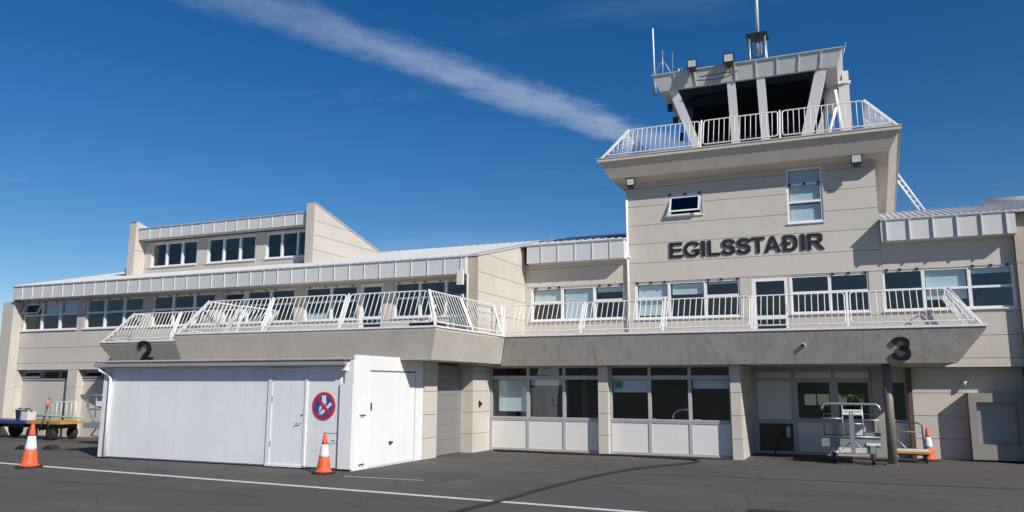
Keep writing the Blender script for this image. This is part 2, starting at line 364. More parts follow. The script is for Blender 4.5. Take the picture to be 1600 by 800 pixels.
# painted line on the apron
l = MB()
x = -60.0
def ly(x): return 12.72-0.0635*x
l.add([(-60, ly(-60)-0.09, 0.008), (24, ly(24)-0.09, 0.008), (24, ly(24)+0.09, 0.008), (-60, ly(-60)+0.09, 0.008)], [(0, 1, 2, 3)])
struct(l.build('apron_line', LINE))
l = MB(); l.add([(-10.6, 15.18, 0.008), (-8.6, 15.24, 0.008), (-8.6, 15.29, 0.008), (-10.6, 15.24, 0.008)], [(0, 1, 2, 3)]); struct(l.build('faded_apron_line', LINE))

tp_ = [(-5.2, 18.36), (-3.28, 18.62), (-1.89, 18.74), (-0.58, 18.83), (0.9, 18.86), (3.0, 19.0), (6.0, 19.1)]
sm = MB()
for (x0, y0), (x1, y1) in zip(tp_, tp_[1:]): sm.add([(x0, y0-0.035, 0.0075), (x1, y1-0.035, 0.0075), (x1, y1+0.035, 0.0075), (x0, y0+0.035, 0.0075)], [(0, 1, 2, 3)])
struct(sm.build('tar_seam', RUBBER))

# ------------------------------------------------------------------ terminal building
YM, YL = 25.4, 21.95
TB = thing('terminal_building', (-10, 24, 0), 'long two storey beige clad airport terminal with white metal roof edges and balconies', 'building')
# --- left wing, upper floor windows
bays = [(-31.4, -28.2), (-27.78, -24.7), (-24.25, -21.15), (-20.8, -17.6), (-17.2, -15.02), (-13.62, -10.78)]
ZT, ZS, ZMID = 5.32, 4.17, 4.80
ops = [(a, b_, ZS, ZT) for a, b_ in bays]+[(-14.92, -14.02, 3.42, ZT)]
LZ = [2.58, 2.85, 3.46, 4.10, 4.72, 5.40]
siding(TB, FY(YL), -32.05, -10.75, LZ, ops)
for i, (a, b_) in enumerate(bays):
    n = 2 if i == 4 else 3
    sp_ = [a+(b_-a)*k/n for k in range(1, n)]
    bl = []
    if i in (0,): bl = [(1, a+(b_-a)*0.36, a+(b_-a)*0.64, 4.86, 5.26), (2, a+(b_-a)*0.69, b_-0.08, 4.86, 5.26)]
    if i == 4: bl = [(0, a+0.1, a+1.0, 4.25, 4.45)]
    window(TB, FY(YL), a, b_, ZS, ZT, sp_, ZMID, d=0.08, blinds=bl, openp={(0, 1)} if i in (0, 3) else (), hinges=[a+(b_-a)*k/n+q*(b_-a)/n for k in range(n) for q in (0.2, 0.8)][:5])
window(TB, FY(YL), -14.92, -14.02, 3.42, ZT, (), 4.2, d=0.06, fw=0.09, name='balcony_door', sill=False)
room(TB, -31.9, -10.8, YL+0.22, 27.0, 3.42, 5.40)
# --- left wing, ground floor: recessed panels with a strip window above, piers between
siding(TB, FY(YL+0.28), -31.4, -11.4, [0, 0.57, 1.21, 1.85, 2.58][0:1]+[2.22, 2.58], [(-31.36, -28.41, 2.22, 2.55), (-27.88, -24.9, 2.22, 2.55)], name='ground_floor_wall')
for a, b_ in ((-31.36, -28.41), (-27.88, -24.9)):
    window(TB, FY(YL+0.28), a, b_, 2.22, 2.55, [a+1.1, a+2.1], None, m=FRAMEG, fw=0.04, d=0.05, openp={(0, 0)})
room(TB, -31.3, -12, YL+0.5, 24.5, 1.2, 2.56, INTD)
for (a, b_) in ((-32.05, -31.40), (-28.41, -27.88), (-24.9, -24.4), (-21.3, -20.8)):
    p = MB().box(a, b_, YL-0.02, YL+0.3, 0.002, 1.9).build('pier', WALL, TB); MB().box(a, b_, YL-0.02, YL+0.3, 1.912, 2.575).build('pier', WALL, TB)
MB().box(-32.06, -31.42, YL-0.42, YL-0.025, 0.002, 5.34).build('pier', WALL, TB)
siding(TB, lambda u, v, d: (-32.05+d, u, v), YL+0.0, 33, [0, 1.2, 2.4, 3.6, 4.8, 5.9], name='end_wall')
MB().tube([(-28.46, YL+0.22, 2.2), (-28.46, YL+0.22, 0.02)], 0.035).build('downpipe', BLACK, TB)  # black tube drawn for the dark shadow line of a downpipe
# --- left fascia (seamed metal panels)
def fascia(parent, x0, x1, y, z0, z1, first, step, back, lean=0.0, cap=True, rib=0.022):
    core = MB(); core.hull8([(x0, y+0.03, z0), (x1, y+0.03, z0), (x1, y+0.03, z1), (x0, y+0.03, z1)], [(x0, back, z0), (x1, back, z0), (x1, back, z1), (x0, back, z1)])
    fo = core.build('fascia', FASC, parent)
    xs = [x0]; q = first
    while q < x1-0.04:
        if q > x0+0.04: xs.append(q)
        q += step
    xs.append(x1)
    for a, b_ in zip(xs, xs[1:]): MB().box(a+0.002, b_-0.002, y+0.006, y+0.029, z0+0.004, z1-0.004).build('fascia_panel', FASC, fo)
    for a in xs[1:-1]: MB().box(a-0.012, a+0.012, y-rib, y+0.005, z0+0.002, z1).build('seam', FASC, fo)
    MB().box(x0-0.01, x1+0.01, y-0.03, y+0.06, z1+0.001, z1+0.03).build('edge_flashing', ROOFM, fo)
    return fo
fascia(TB, -31.37, -10.76, 21.4, 5.40, 5.92, -30.79, 0.585, YL+0.1)
# --- roofs
def roof(parent, x0, x1, y0, z0, y1, z1, th=0.05, ribs=0.0, name='roof', m=None, backdrop=None):
    mb = MB(); mb.hull8([(x0, y0, z0), (x1, y0, z0), (x1, y1, z1), (x0, y1, z1)], [(x0, y0, z0-th), (x1, y0, z0-th), (x1, y1, z1-th), (x0, y1, z1-th)])
    r = mb.build(name, m or ROOFM, parent)
    if ribs:
        q = x0+ribs/2
        rb = MB(); dz = (z1-z0)/(y1-y0)
        while q < x1: rb.hull8([(q-0.02, y0, z0+0.001), (q+0.02, y0, z0+0.001), (q+0.02, y1, z1+0.001), (q-0.02, y1, z1+0.001)], [(q-0.012, y0, z0+0.03), (q+0.012, y0, z0+0.03), (q+0.012, y1, z1+0.03), (q-0.012, y1, z1+0.03)]); q += ribs
        o = rb.build('roof_ribs', m or ROOFM, r); o['kind'] = 'stuff'
    return r
roof(TB, -31.4, -10.75, 21.38, 5.955, 27.8, 7.51, ribs=0.3)
roof(TB, -31.4, 0.9, 27.81, 7.51, 34, 6.0)
# --- projecting side wall at the end of the left wing (faces right)
topl = (-0.243, 1.0, 5.93-0.243*21.5)
SZ = [2.60, 3.61, 4.24, 4.87, 5.48, 6.10, 6.75, 7.4]
siding(TB, FX(-10.41), 21.62, YM-0.002, SZ, top=topl, thick=0.34, m=WALL, name='side_wall')
MB().prism([(21.62-0.03, 2.6), (21.62-0.002, 2.6), (21.62-0.002, 5.95), (21.62-0.03, 5.95)], 0, 0.34, FX(-10.41)).build('wall_end', TAN, TB)
mb = MB(); mb.hull8([(-10.77, 21.56, 5.955), (-10.38, 21.56, 5.955), (-10.38, 27.8, 7.47), (-10.77, 27.8, 7.47)], [(-10.77, 21.56, 6.01), (-10.38, 21.56, 6.01), (-10.38, 27.8, 7.525), (-10.77, 27.8, 7.525)])
mb.build('wall_coping', ROOFM, TB)
MB().box(-10.98, -10.78, 21.28, 21.38, 5.05, 5.5).build('downpipe_hopper', INFILL, TB)
MB().tube([(-10.72, 21.5, 5.4), (-10.72, 21.5, 3.6)], 0.035).build('downpipe', WALL, TB)
# --- clerestory on the left roof
YC = 23.5
siding(TB, FY(YC), -26.55, -18.0, [6.3, 6.72, 7.80], [(-26.2, -23.74, 6.74, 7.72), (-23.2, -20.8, 6.74, 7.72), (-20.3, -18.12, 6.74, 7.72)], name='clerestory_wall')
for a, b_ in ((-26.2, -23.74), (-23.2, -20.8), (-20.3, -18.12)):
    window(TB, FY(YC), a, b_, 6.74, 7.72, [a+(b_-a)*0.33, a+(b_-a)*0.67], None, d=0.06, fw=0.055)
room(TB, -26.4, -18.15, YC+0.22, 25.2, 6.7, 7.74)
fascia(TB, -26.5, -18.06, 23.1, 7.84, 8.28, -25.95, 0.565, YC+0.15)
gtop = (0.272, 1.0, 8.46+0.272*23.5)
siding(TB, FX(-17.70), 23.0, 27.4, [6.2, 6.86, 7.40, 7.93, 8.60], top=gtop, thick=0.36, name='gable_wall')
MB().hull8([(-18.07, 22.97, 8.42+.14), (-17.67, 22.97, 8.42+.14), (-17.67, 27.5, 7.39), (-18.07, 27.5, 7.39)], [(-18.07, 22.97, 8.46+.14), (-17.67, 22.97, 8.46+.14), (-17.67, 27.5, 7.43), (-18.07, 27.5, 7.43)]).build('gable_coping', ROOFM, TB)
MB().prism([(23.0-.03, 6.2), (23.0-.002, 6.2), (23.0-.002, 8.56), (23.0-.03, 8.56)], 0, 0.36, FX(-17.70)).build('wall_end', WALL, TB)
siding(TB, FX(-26.56), 23.0, 27.4, [6.2, 7.4, 8.60], top=gtop, thick=0.36, name='gable_wall')
MB().prism([(23.0-.03, 6.2), (23.0-.002, 6.2), (23.0-.002, 8.52), (23.0-.03, 8.52)], 0, 0.36, FX(-26.56)).build('wall_end', WALL, TB)
roof(TB, -26.9, -18.06, 23.1, 8.31, 27.4, 7.42, name='clerestory_roof')
MB().tube([(-27.3, 23.3, 6.4), (-27.3, 23.3, 6.62)], 0.05).build('roof_vent', GREYP, TB)
MB().lathe((-27.3, 23.3, 6.62), [(0.11, 0), (0.11, 0.05), (0.03, 0.1)], 12).build('roof_vent_cap', WHITE, TB)

# --- main block, upper wall left of the tower
MJ = [3.40, 4.09, 4.76, 5.39, 6.03, 6.67, 7.30, 7.945, 8.58, 8.9]
gA = (-10.18, -6.85); 
siding(TB, FY(YM), -10.405, -6.74, MJ[:5]+[6.2], [(gA[0], gA[1], 4.22, 5.36)])
window(TB, FY(YM), *gA, 4.22, 5.36, [-9.05, -7.9], [4.86, None, 4.86], hinges=[-10.0, -9.5, -9.15, -7.7, -7.35, -6.95],
       blinds=[(0, -10.1, -9.13, 4.9, 5.28), (1, -8.98, -7.97, 4.3, 5.3), (2, -7.82, -6.9, 5.14, 5.3)])
fascia(TB, -10.17, -6.72, 24.95, 6.17, 6.79, -9.63, 0.61, YM+0.1)
roof(TB, -10.38, -6.72, 24.93, 6.82, 27.8, 7.505, ribs=0.3)
MB().hull8([(-9.4, 25.9, 7.07), (-6.8, 25.9, 7.07), (-6.8, 27.3, 7.41), (-9.4, 27.3, 7.41)], [(-9.4, 25.9, 7.12), (-6.8, 25.9, 7.12), (-6.8, 27.3, 7.46), (-9.4, 27.3, 7.46)]).build('skylight', DARKROOF, TB)
# upper wall right of the tower
gD = (0.93, 4.24)
siding(TB, FY(YM), 0.95, 4.30, [2.57, 2.82, 3.45, 4.09, 4.76, 5.39, 6.2], [(gD[0], gD[1], 4.2, 5.40)])
window(TB, FY(YM), *gD, 4.2, 5.40, [1.99, 3.15], [4.81, 4.81, 4.81], hinges=[1.05, 1.4, 1.85, 3.25, 3.7, 4.1],
       blinds=[(1, 2.06, 3.08, 4.50, 5.34), (2, 3.22, 4.16, 5.2, 5.34)])
fascia(TB, 0.96, 4.33, 24.95, 6.19, 6.80, 1.11, 0.6, YM+0.1, rib=0.05)
roof(TB, 0.96, 6.6, 24.93, 6.83, 28.6, 7.74, ribs=0.18)
roof(TB, 0.9, 9.5, 28.61, 7.74, 34, 6.4)
MB().lathe((0, 0, 0), [(0.16, 0), (0.16, 3.2)], 12, 'X').build('ridge_roll', ROOFM, TB)
bpy.data.objects['ridge_roll'].location = Vector((4.1, 28.3, 7.75))-Vector((-10, 24, 0))+Vector((-10, 24, 0))
siding(TB, FY(25.2), 4.30, 5.0, [0, 0.57, 1.21, 1.85, 2.57, 3.45, 4.09, 5.39, 6.85], m=TAN, thick=0.5, name='end_pier')
siding(TB, FY(YM), 5.002, 9.5, [0, 0.57, 1.21, 1.85, 2.57, 3.45, 4.09, 4.76, 5.39, 6.85])
siding(TB, FX(9.5), YM+.21, 33, [0, 1.2, 2.4, 3.6, 4.8, 6.4], name='end_wall')
MB().box(0.96, 9.4, 25.44, 32.9, 2.585, 2.7).build('floor_slab', CONC, TB)
rwm = MB()
for r in rects(-32, 9.4, 0, 6.0, [(-2.3, 0.9, 1.1, 2.1)]): rwm.box(r[0], r[1], 33.05, 33.25, r[2], r[3])
rwm.build('rear_wall', WALL, TB)
# --- under the tower, first floor windows (flush with the tower shaft)
gB = (-6.48, -3.13); gC = (-1.64, 0.57); DR = (-2.77, -1.70)
siding(TB, FY(YM), -6.735, 0.945, MJ[:4], [(gB[0], gB[1], 4.18, 5.37), (gC[0], gC[1], 4.2, 5.37), (DR[0], DR[1], 3.40, 5.35)], name='first_floor_wall')
window(TB, FY(YM), *gB, 4.18, 5.37, [-5.37, -4.21], [4.86, None, 4.86], hinges=[-6.4, -5.95, -5.5, -4.1, -3.7, -3.2],
       blinds=[(0, -6.4, -5.45, 4.3, 5.3), (1, -5.28, -4.3, 4.95, 5.3), (2, -4.12, -3.2, 5.24, 5.3)])
window(TB, FY(YM), *gC, 4.2, 5.37, [-0.52], [4.84, 4.84], hinges=[-0.42, 0.02, 0.48])
window(TB, FY(YM), *DR, 3.40, 5.35, (), 4.12, fw=0.11, d=0.04, name='balcony_door', sill=False)
MB().box(-1.79, -1.75, YM-0.06, YM+0.01, 4.28, 4.46).build('door_handle', STEEL, TB)
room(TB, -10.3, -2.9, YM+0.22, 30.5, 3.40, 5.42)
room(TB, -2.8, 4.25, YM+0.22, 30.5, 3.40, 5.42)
MB().tube([(-6.70, YM-0.06, 8.2), (-6.70, YM-0.06, 3.5)], 0.04).build('downpipe', WHITE, TB)
MB().box(-6.78, -6.62, YM-0.13, YM-0.005, 6.22, 6.30).build('pipe_bracket', WHITE, TB)

# --- balconies (flared concrete edges)
def flare(name, x0, x1, yt, zt, bx0, bx1, yb, zb, yback, m):
    mb = MB(); rim = 0.06
    T = [(x0, yt, zt), (x1, yt, zt), (x1, yback, zt), (x0, yback, zt)]; T2 = [(p[0], p[1], zt-rim) for p in T]
    B = [(bx0, yb, zb), (bx1, yb, zb), (bx1, yback, zb), (bx0, yback, zb)]
    mb.add(T+T2+B, [(0, 1, 2, 3), (0, 4, 5, 1), (1, 5, 6, 2), (2, 6, 7, 3), (3, 7, 4, 0), (4, 8, 9, 5), (5, 9, 10, 6), (6, 10, 11, 7), (7, 11, 8, 4), (11, 10, 9, 8)])
    return mb.build(name, m, TB)
bal = flare('balcony_slab', -9.86, 3.05, 22.45, 3.50, -10.13, 2.40, 22.74, 2.62, YM-0.003, DECKR)
MB().box(-9.84, 3.08, 22.41, 22.51, 3.502, 3.56).build('edge_trim', RAILW, bal)
ter = flare('terrace_slab', -18.88, -9.87, 18.0, 3.50, -18.7, -10.13, 18.23, 2.68, YL-0.004, DECKF)
te2 = MB()
te2.hull8([(-10.13, 21.945, 2.68), (-10.13, 23.3, 2.68), (-9.872, 23.3, 3.497), (-9.872, 21.945, 3.497)], [(-11.4, 21.945, 2.68), (-11.4, 23.3, 2.68), (-11.4, 23.3, 3.497), (-11.4, 21.945, 3.497)])
te2.build('terrace_return', DECKF, TB)
MB().box(-18.9, -9.85, 17.97, 18.06, 3.502, 3.55).build('edge_trim', RAILW, ter); MB().box(-9.93, -9.84, 18.065, 22.4, 3.502, 3.55).build('edge_trim', RAILW, ter)
wlk = flare('walkway_slab', -25.42, -18.93, 20.8, 3.51, -24.75, -18.93, 21.08, 2.68, YL-0.004, DECKR)
MB().box(-25.45, -18.9, 20.77, 20.85, 3.512, 3.56).build('edge_trim', RAILW, wlk)

# --- ground floor of the main block
for a, b_, z in ((-7.10, -6.80, 0), (-3.23, -2.95, 0)):
    yb = 23.6 if a < -5 else 25.9
    pw = MB().box(a+0.01, b_-0.01, 23.12, yb, 0.0, 2.62).build('pillar', BACK, TB)
    for c, e in zip([0, 0.57, 1.21, 1.85], [0.57, 1.21, 1.85, 2.62]): MB().box(a, b_, 23.10, yb+0.01, c+0.007, e-0.007).build('siding_board', WALL, pw)
def shopfront(u0, u1, splits, blinds):
    wl = window(TB, FY(23.32), u0, u1, 1.0, 2.27, splits, None, m=FRAMEG, d=0.02, fw=0.06, sill=False, name='ground_window', blinds=blinds)
    window(TB, FY(23.32), u0, u1, 2.272, 2.62, splits, None, m=FRAMEG, d=0.02, fw=0.055, sill=False, name='ground_window')
    lo = MB(); f = FY(23.32); cols = [u0, *splits, u1]
    lo.mbox(f, u0, u1, 0.0, 0.10, 0, 0.09); lo.mbox(f, u0, u1, 0.95, 0.998, 0, 0.09)
    for i, u in enumerate(cols):
        q = (u, u+0.05) if i == 0 else ((u-0.05, u) if i == len(cols)-1 else (u-0.045, u+0.045))
        lo.mbox(f, *q, 0.102, 0.948, 0, 0.09)
    lf = lo.build('panel_frame', FRAMEG, TB)
    for i in range(len(cols)-1): MB().mbox(f, cols[i]+0.04, cols[i+1]-0.04, 0.09, 0.96, 0.022, 0.07).build('infill_panel', INFILL, lf)
shopfront(-10.752, -7.105, [-9.46, -8.26], [(0, -10.5, -9.56, 1.22, 2.2), (1, -9.4, -8.32, 2.03, 2.2)])
shopfront(-6.795, -3.235, [-5.59, -4.41], [(0, -6.72, -5.66, 1.83, 2.2), (2, -4.33, -3.3, 1.95, 2.2)])
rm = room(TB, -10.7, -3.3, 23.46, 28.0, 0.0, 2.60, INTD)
MB().box(-9.05, -8.35, 23.95, 24.0, 0.0, 2.5).build('partition', INT, rm); MB().box(-8.05, -7.85, 24.4, 27.5, 0.0, 2.5).build('partition', INT, rm)
# recessed entrance
YB = 25.9
rec = [(-2.80, -1.81), (-1.67, -0.67), (-0.53, 0.39), (0.95, 1.36)]
ops = [(rec[0][0], rec[0][1], 0.08, 0.9), (rec[0][0], rec[0][1], 1.03, 2.19), (rec[1][0], rec[1][1], 0.08, 0.95), (rec[1][0], rec[1][1], 1.03, 2.19), (rec[2][0], rec[2][1], 0.08, 0.95), (rec[2][0], rec[2][1], 1.03, 2.19), (rec[3][0], rec[3][1], 0.08, 2.19)]
wb = MB(); f = FY(YB)
for r in rects(-2.949, 1.50, 0.0, 2.64, ops): wb.mbox(f, *r, 0, 0.12)
rw = wb.build('entrance_wall', FRAMEG, TB)
MB().mbox(f, *ops[0], 0.06, 0.1).build('board', BROWN, rw); MB().mbox(f, *ops[1], 0.04, 0.1).build('infill_panel', INFILL, rw)
for k in (2, 4): MB().mbox(f, *ops[k], 0.04, 0.1).build('infill_panel', INFILL, rw)
MB().mbox(f, rec[3][0], rec[3][1], 0.08, 1.0, 0.04, 0.1).build('infill_panel', INFILL, rw)
for o in (ops[3], ops[5], (rec[3][0], rec[3][1], 1.03, 2.19)): window(TB, f, *o, (), None, m=FRAMEG, d=0.03, fw=0.045, sill=False, name='ground_window')
for a, b_ in ((-2.80, -1.81), (-1.67, -0.67), (-0.53, 0.39)): MB().mbox(f, a, b_, 2.28, 2.46, -0.012, -0.002).build('header_panel', INFILL, rw)
room(TB, -2.9, 1.45, YB+0.13, 31.5, 0.0, 2.62, INTD, backops=[(-1.75, -1.35, 1.35, 1.75), (-1.3, -0.9, 1.35, 1.75), (-0.75, -0.3, 1.35, 1.75), (-0.25, 0.3, 1.35, 1.75)])
MB().box(0.45, 0.93, YB-0.10, YB-0.002, 0, 2.62).build('pier', CONC, TB)
MB().box(1.38, 1.50, 25.7, YB-0.002, 0, 2.56).build('pier', BROWN, TB)
MB().tube([(-1.95, YB-0.06, 0.75), (-2.1, YB-0.1, 0.7), (-2.22, YB-0.1, 0.4), (-2.35, YB-0.15, 0.03)], 0.02).build('hose_pipe', BLACK, TB)
MB().box(-2.0, -1.88, YB-0.12, YB-0.01, 0.5, 0.82).build('socket_box', FRAMEG, TB)
# right ground wall and dock hatch
siding(TB, FY(25.85), 1.505, 4.29, [0, 0.57, 1.21, 1.85, 2.60], [(3.02, 4.05, 0.45, 1.62)], thick=0.15, name='ground_floor_wall')
fr = MB(); f = FY(25.42)
for r in rects(2.86, 4.29, 0.06, 1.86, [(3.04, 4.03, 0.47, 1.61)]): fr.mbox(f, *r, 0, 0.425)
hatch = fr.build('hatch_surround', HATCH, TB)
for k in range(14): MB().mbox(f, 3.045, 4.025, 0.475+k*0.081, 0.475+k*0.081+0.074, 0.17, 0.19).build('roller_slat', SLAT, hatch)
MB().mbox(f, 3.03, 4.04, 0.46, 1.62, 0.195, 0.21).build('roller_backing', BACK, hatch)
MB().box(4.302, 5.0, 24.93, 25.195, 0.0, 2.56).build('buttress', TAN, TB)
# column under the balcony
col = MB().lathe((0.79, 23.4, 0.0), [(0.115, 0.0), (0.115, 2.62)], 20).build('column', POLE, TB)
MB().box(0.63, 0.95, 23.24, 23.56, 0.006, 0.03).build('base_plate', POLE, col)
# --- garage wall facing right, between shed and ground floor windows
fgar = FX(-10.80)
for a, b_, sx_p in ((19.51, 20.22, -11.0), (22.05, 23.31, -10.76)):
    fgp = FX(sx_p)
    pw = MB().mbox(fgp, a+0.01, b_-0.01, 0, 2.675, 0.015, 0.5).build('pier', BACK, TB)
    for c, e in zip([0, 0.57, 1.21, 1.85, 2.45], [0.57, 1.21, 1.85, 2.45, 2.68]): MB().mbox(fgp, a, b_, c+0.007, e-0.007, 0, 0.51).build('siding_board', WALL, pw)
gd = MB().mbox(fgar, 20.2, 22.13, 0.0, 2.66, 0.42, 0.5).build('garage_door', BACK, TB)
for k in range(6): MB().mbox(fgar, 20.28, 22.05, 0.02+k*0.43, 0.02+k*0.43+0.424, 0.36, 0.415).build('door_section', GARAGE, gd)
MB().mbox(fgar, 20.34, 20.46, 0.85, 0.89, 0.32, 0.358).build('handle', BLACK, gd)
MB().mbox(fgar, 22.055, 22.115, 0.0, 2.6, 0.2, 0.418).build('guide_rail', GARAGE, gd); MB().mbox(fgar, 20.225, 20.275, 0.0, 2.6, 0.3, 0.418).build('guide_rail', GARAGE, gd)
MB().mbox(FX(-10.76), 22.45, 22.52, 1.36, 1.55, -0.04, -0.001).build('door_button', BLACK, TB)
MB().mbox(FX(-10.76), 22.6, 22.66, 1.42, 1.5, -0.03, -0.001).build('door_button', BLACK, TB)

# ------------------------------------------------------------------ control tower
CT = thing('control_tower', (-2.9, 27, 5.4), 'beige control tower with flared viewing deck and slanted dark glass cab', 'tower')
tsm = (-5.32, -4.20, 7.53, 8.25); ttl = (-1.60, -0.56, 7.0, 8.74)
siding(CT, FY(YM), -6.735, 0.945, [5.392]+MJ[4:8]+[8.58, 8.80], [tsm, ttl])
window(CT, FY(YM), *tsm, (), None, fw=0.07, hinges=[-5.24, -4.76, -4.28], openp={(0, 0)})
window(CT, FY(YM), ttl[0], ttl[1], 7.0, 8.74, (), 7.67, hinges=[], blinds=[(0, -1.52, -0.64, 7.08, 7.6), (0, -1.52, -0.64, 7.72, 8.2), (0, -1.52, -0.64, 8.26, 8.68)], fw=0.065)
MB().mbox(FY(YM), -1.54, -0.62, 8.2, 8.26, 0.03, 0.13).build('transom', WHITE, CT)
for u in (-1.5, -1.08, -0.66): MB().mbox(FY(YM), u-0.04, u+0.04, 8.19, 8.26, -0.02, 0.028).build('hinge', BLACK, CT)
siding(CT, FX(0.945), YM+0.031, 32, [5.4]+MJ[4:8]+[8.58, 8.80], thick=0.2)
siding(CT, lambda u, v, d: (-6.735+d, u, v), YM+0.031, 32, [5.4]+MJ[4:8]+[8.58, 8.80], thick=0.2)
room(CT, -6.5, 0.7, YM+0.22, 29, 6.9, 8.76)
# deck with flared underside; the right flank deepens towards the back
dk = MB(); ZD = 9.50
X0, X1, Y0, Y1 = -7.48, 1.69, 24.6, 32.0
ring = lambda x0, x1, y0, y1, z: [(x0, y0, z), (x1, y0, z), (x1, y1, z), (x0, y1, z)]
A = ring(X0, X1, Y0, Y1, ZD); B = ring(X0, X1, Y0, Y1, ZD-0.10); B2 = ring(X0+0.05, X1-0.05, Y0+0.05, Y1, ZD-0.102)
Cc = ring(X0+0.35, X1-0.35, Y0+0.31, Y1, 8.86); D = ring(-6.735, 0.945, YM+0.0, Y1, 8.77)
# flank drops to the back on the right hand side
B2[2] = (X1-0.03, Y1, 7.75); Cc[2] = (X1-0.36, Y1, 7.25); D[2] = (0.945, Y1, 7.0)
B[2] = (X1, Y1, 7.78)
dk.add(A+B+B2+Cc+D, [(0, 1, 2, 3)]+[(o+i, o+(i+1) % 4, o+4+(i+1) % 4, o+4+i) for o in (0, 4, 8, 12) for i in range(4)]+[(19, 18, 17, 16)])
deck = dk.build('deck', DECKF, CT)
MB().box(X0-0.015, X1+0.015, Y0-0.02, Y0+0.12, ZD+0.001, ZD+0.035).build('deck_coping', DECKF, deck)
# cab
cx = -2.72
def fcab(u, v, d):  # front glass plane leaning outwards; u,v on the plane, d inward
    k = (v-9.5)/(11.85-9.5); return (u, 26.05-0.6*k+d, v)
hw = lambda v: 1.62+0.83*(v-9.5)/2.35
cabp = [(-1, 0), (-0.245, 0), (0.16, 0), (1, 0)]
cabn = MB()
def cabbar(u_top, u_bot, w_):
    cabn.prism([(u_bot-w_, 9.5), (u_bot+w_, 9.5), (u_top+w_, 11.85), (u_top-w_, 11.85)], -0.06, 0.12, fcab)
cab = MB(); 
MB.tube
for ut, ub, w_ in ((cx-2.30, cx-1.52, 0.15), (cx+2.34, cx+1.68, 0.17), (-3.13, -3.12, 0.13), (-2.20, -2.18, 0.13)): cabbar(ut, ub, w_)
cabn.prism([(cx-1.6, 9.5), (cx+1.7, 9.5), (cx+1.75, 9.66), (cx-1.66, 9.66)], -0.03, 0.12, fcab)
cabo = cabn.build('cab_frame', WHITE, CT)
for (t0, b0, t1, b1) in ((cx-2.16, cx-1.38, -3.26, -3.25), (-3.0, -2.99, -2.33, -2.31), (-2.07, -2.05, cx+2.18, cx+1.52)):
    MB().prism([(b0-.01, 9.6), (b1+.01, 9.6), (t1+.01, 11.85), (t0-.01, 11.85)], 0.02, 0.035, fcab).build('cab_window', GLASSD, cabo)
# side panes and walls of the cab
for sgn in (-1, 1):
    q = lambda v, y: (cx+sgn*(hw(v)+(0.0)), y, v)
    a_, b_ = (9.5, 11.85)
    y0b, y0t, y1 = 26.05, 25.45, 27.3
    MB().hull8([q(9.5, y0b+.1), q(9.5, y1), q(11.85, y1), q(11.85, y0t+.1)], [(p[0]-sgn*0.02, p[1], p[2]) for p in (q(9.5, y0b+.1), q(9.5, y1), q(11.85, y1), q(11.85, y0t+.1))]).build('cab_window', GLASSD, cabo)
    MB().hull8([q(9.5, y1), q(9.5, y1+.2), q(11.85, y1+.2), q(11.85, y1)], [(p[0]+sgn*0.1, p[1], p[2]) for p in (q(9.5, y1), q(9.5, y1+.2), q(11.85, y1+.2), q(11.85, y1))]).build('cab_mullion', WHITE, cabo)
MB().box(cx-2.0, cx+2.35, 27.3, 29.6, 9.5, 11.84).build('cab_rear', FASC, CT)
room(CT, cx-1.75, cx+1.9, 26.15, 27.25, 9.53, 11.8, CABI)
MB().box(cx-1.5, cx+1.6, 26.3, 26.8, 10.1, 10.25).build('console_desk', GREYP, CT)
for x in (-3.9, -3.4, -1.6, -1.1): MB().box(x-0.2, x+0.2, 26.5, 26.54, 10.3, 10.62).build('monitor', BLACK, CT)
MB().box(-4.7, -3.3, 26.2, 26.21, 11.45, 11.78).build('sun_blind', GREYP, CT)
cab_wall = MB().box(0.10, 0.42, 27.0, 27.6, 9.51, 12.3).build('cab_return_wall', INFILL, CT)
# cab roof fascia, flared like the glass
rf = MB(); zt, zb = 12.38, 11.86
rf.hull8([(-5.68, 25.2, zt), (0.27, 25.2, zt), (0.27, 30, zt), (-5.68, 30, zt)], [(-5.47, 25.36, zb), (0.09, 25.36, zb), (0.09, 30, zb), (-5.47, 30, zb)])
cr = rf.build('cab_roof', FASC, CT)
for k in range(8):
    x = -4.95+k*0.66
    t_ = (x+2.72)/3.0
    MB().hull8([(x-0.02, 25.2-0.03, zt), (x+0.02, 25.2-0.03, zt), (x+0.02, 25.21, zt), (x-0.02, 25.21, zt)], [(x-0.02-t_*.1, 25.36-0.03, zb), (x+0.02-t_*.1, 25.36-0.03, zb), (x+0.02-t_*.1, 25.37, zb), (x-0.02-t_*.1, 25.37, zb)]).build('seam', FASC, cr)
MB().box(-5.71, 0.30, 25.16, 25.3, zt+0.001, zt+0.03).build('edge_flashing', ROOFM, cr)
MB().tube([(0.15, 26.3, 9.55), (-0.02, 25.9, 11.3)], 0.06).build('cab_brace', WHITE, CT); MB().tube([(-0.35, 25.6, 9.55), (-0.02, 25.9, 10.7)], 0.05).build('cab_brace', WHITE, CT)
MB().tube([(-4.1, 25.12, 12.08), (-2.85, 25.12, 12.10)], 0.02).build('conduit', BROWN, CT)
MB().tube([(-4.2, 25.14, 11.98), (-3.6, 25.1, 11.9), (-3.2, 25.12, 11.95), (-2.9, 25.1, 12.05)], 0.015).build('conduit', BLACK, CT)
for z in (11.7, 11.2, 10.6): MB().box(-5.4+(11.7-z)*0.35, -5.25+(11.7-z)*0.35, 26.2, 26.35, z-0.25, z).build('cab_bracket', BLACK, CT)

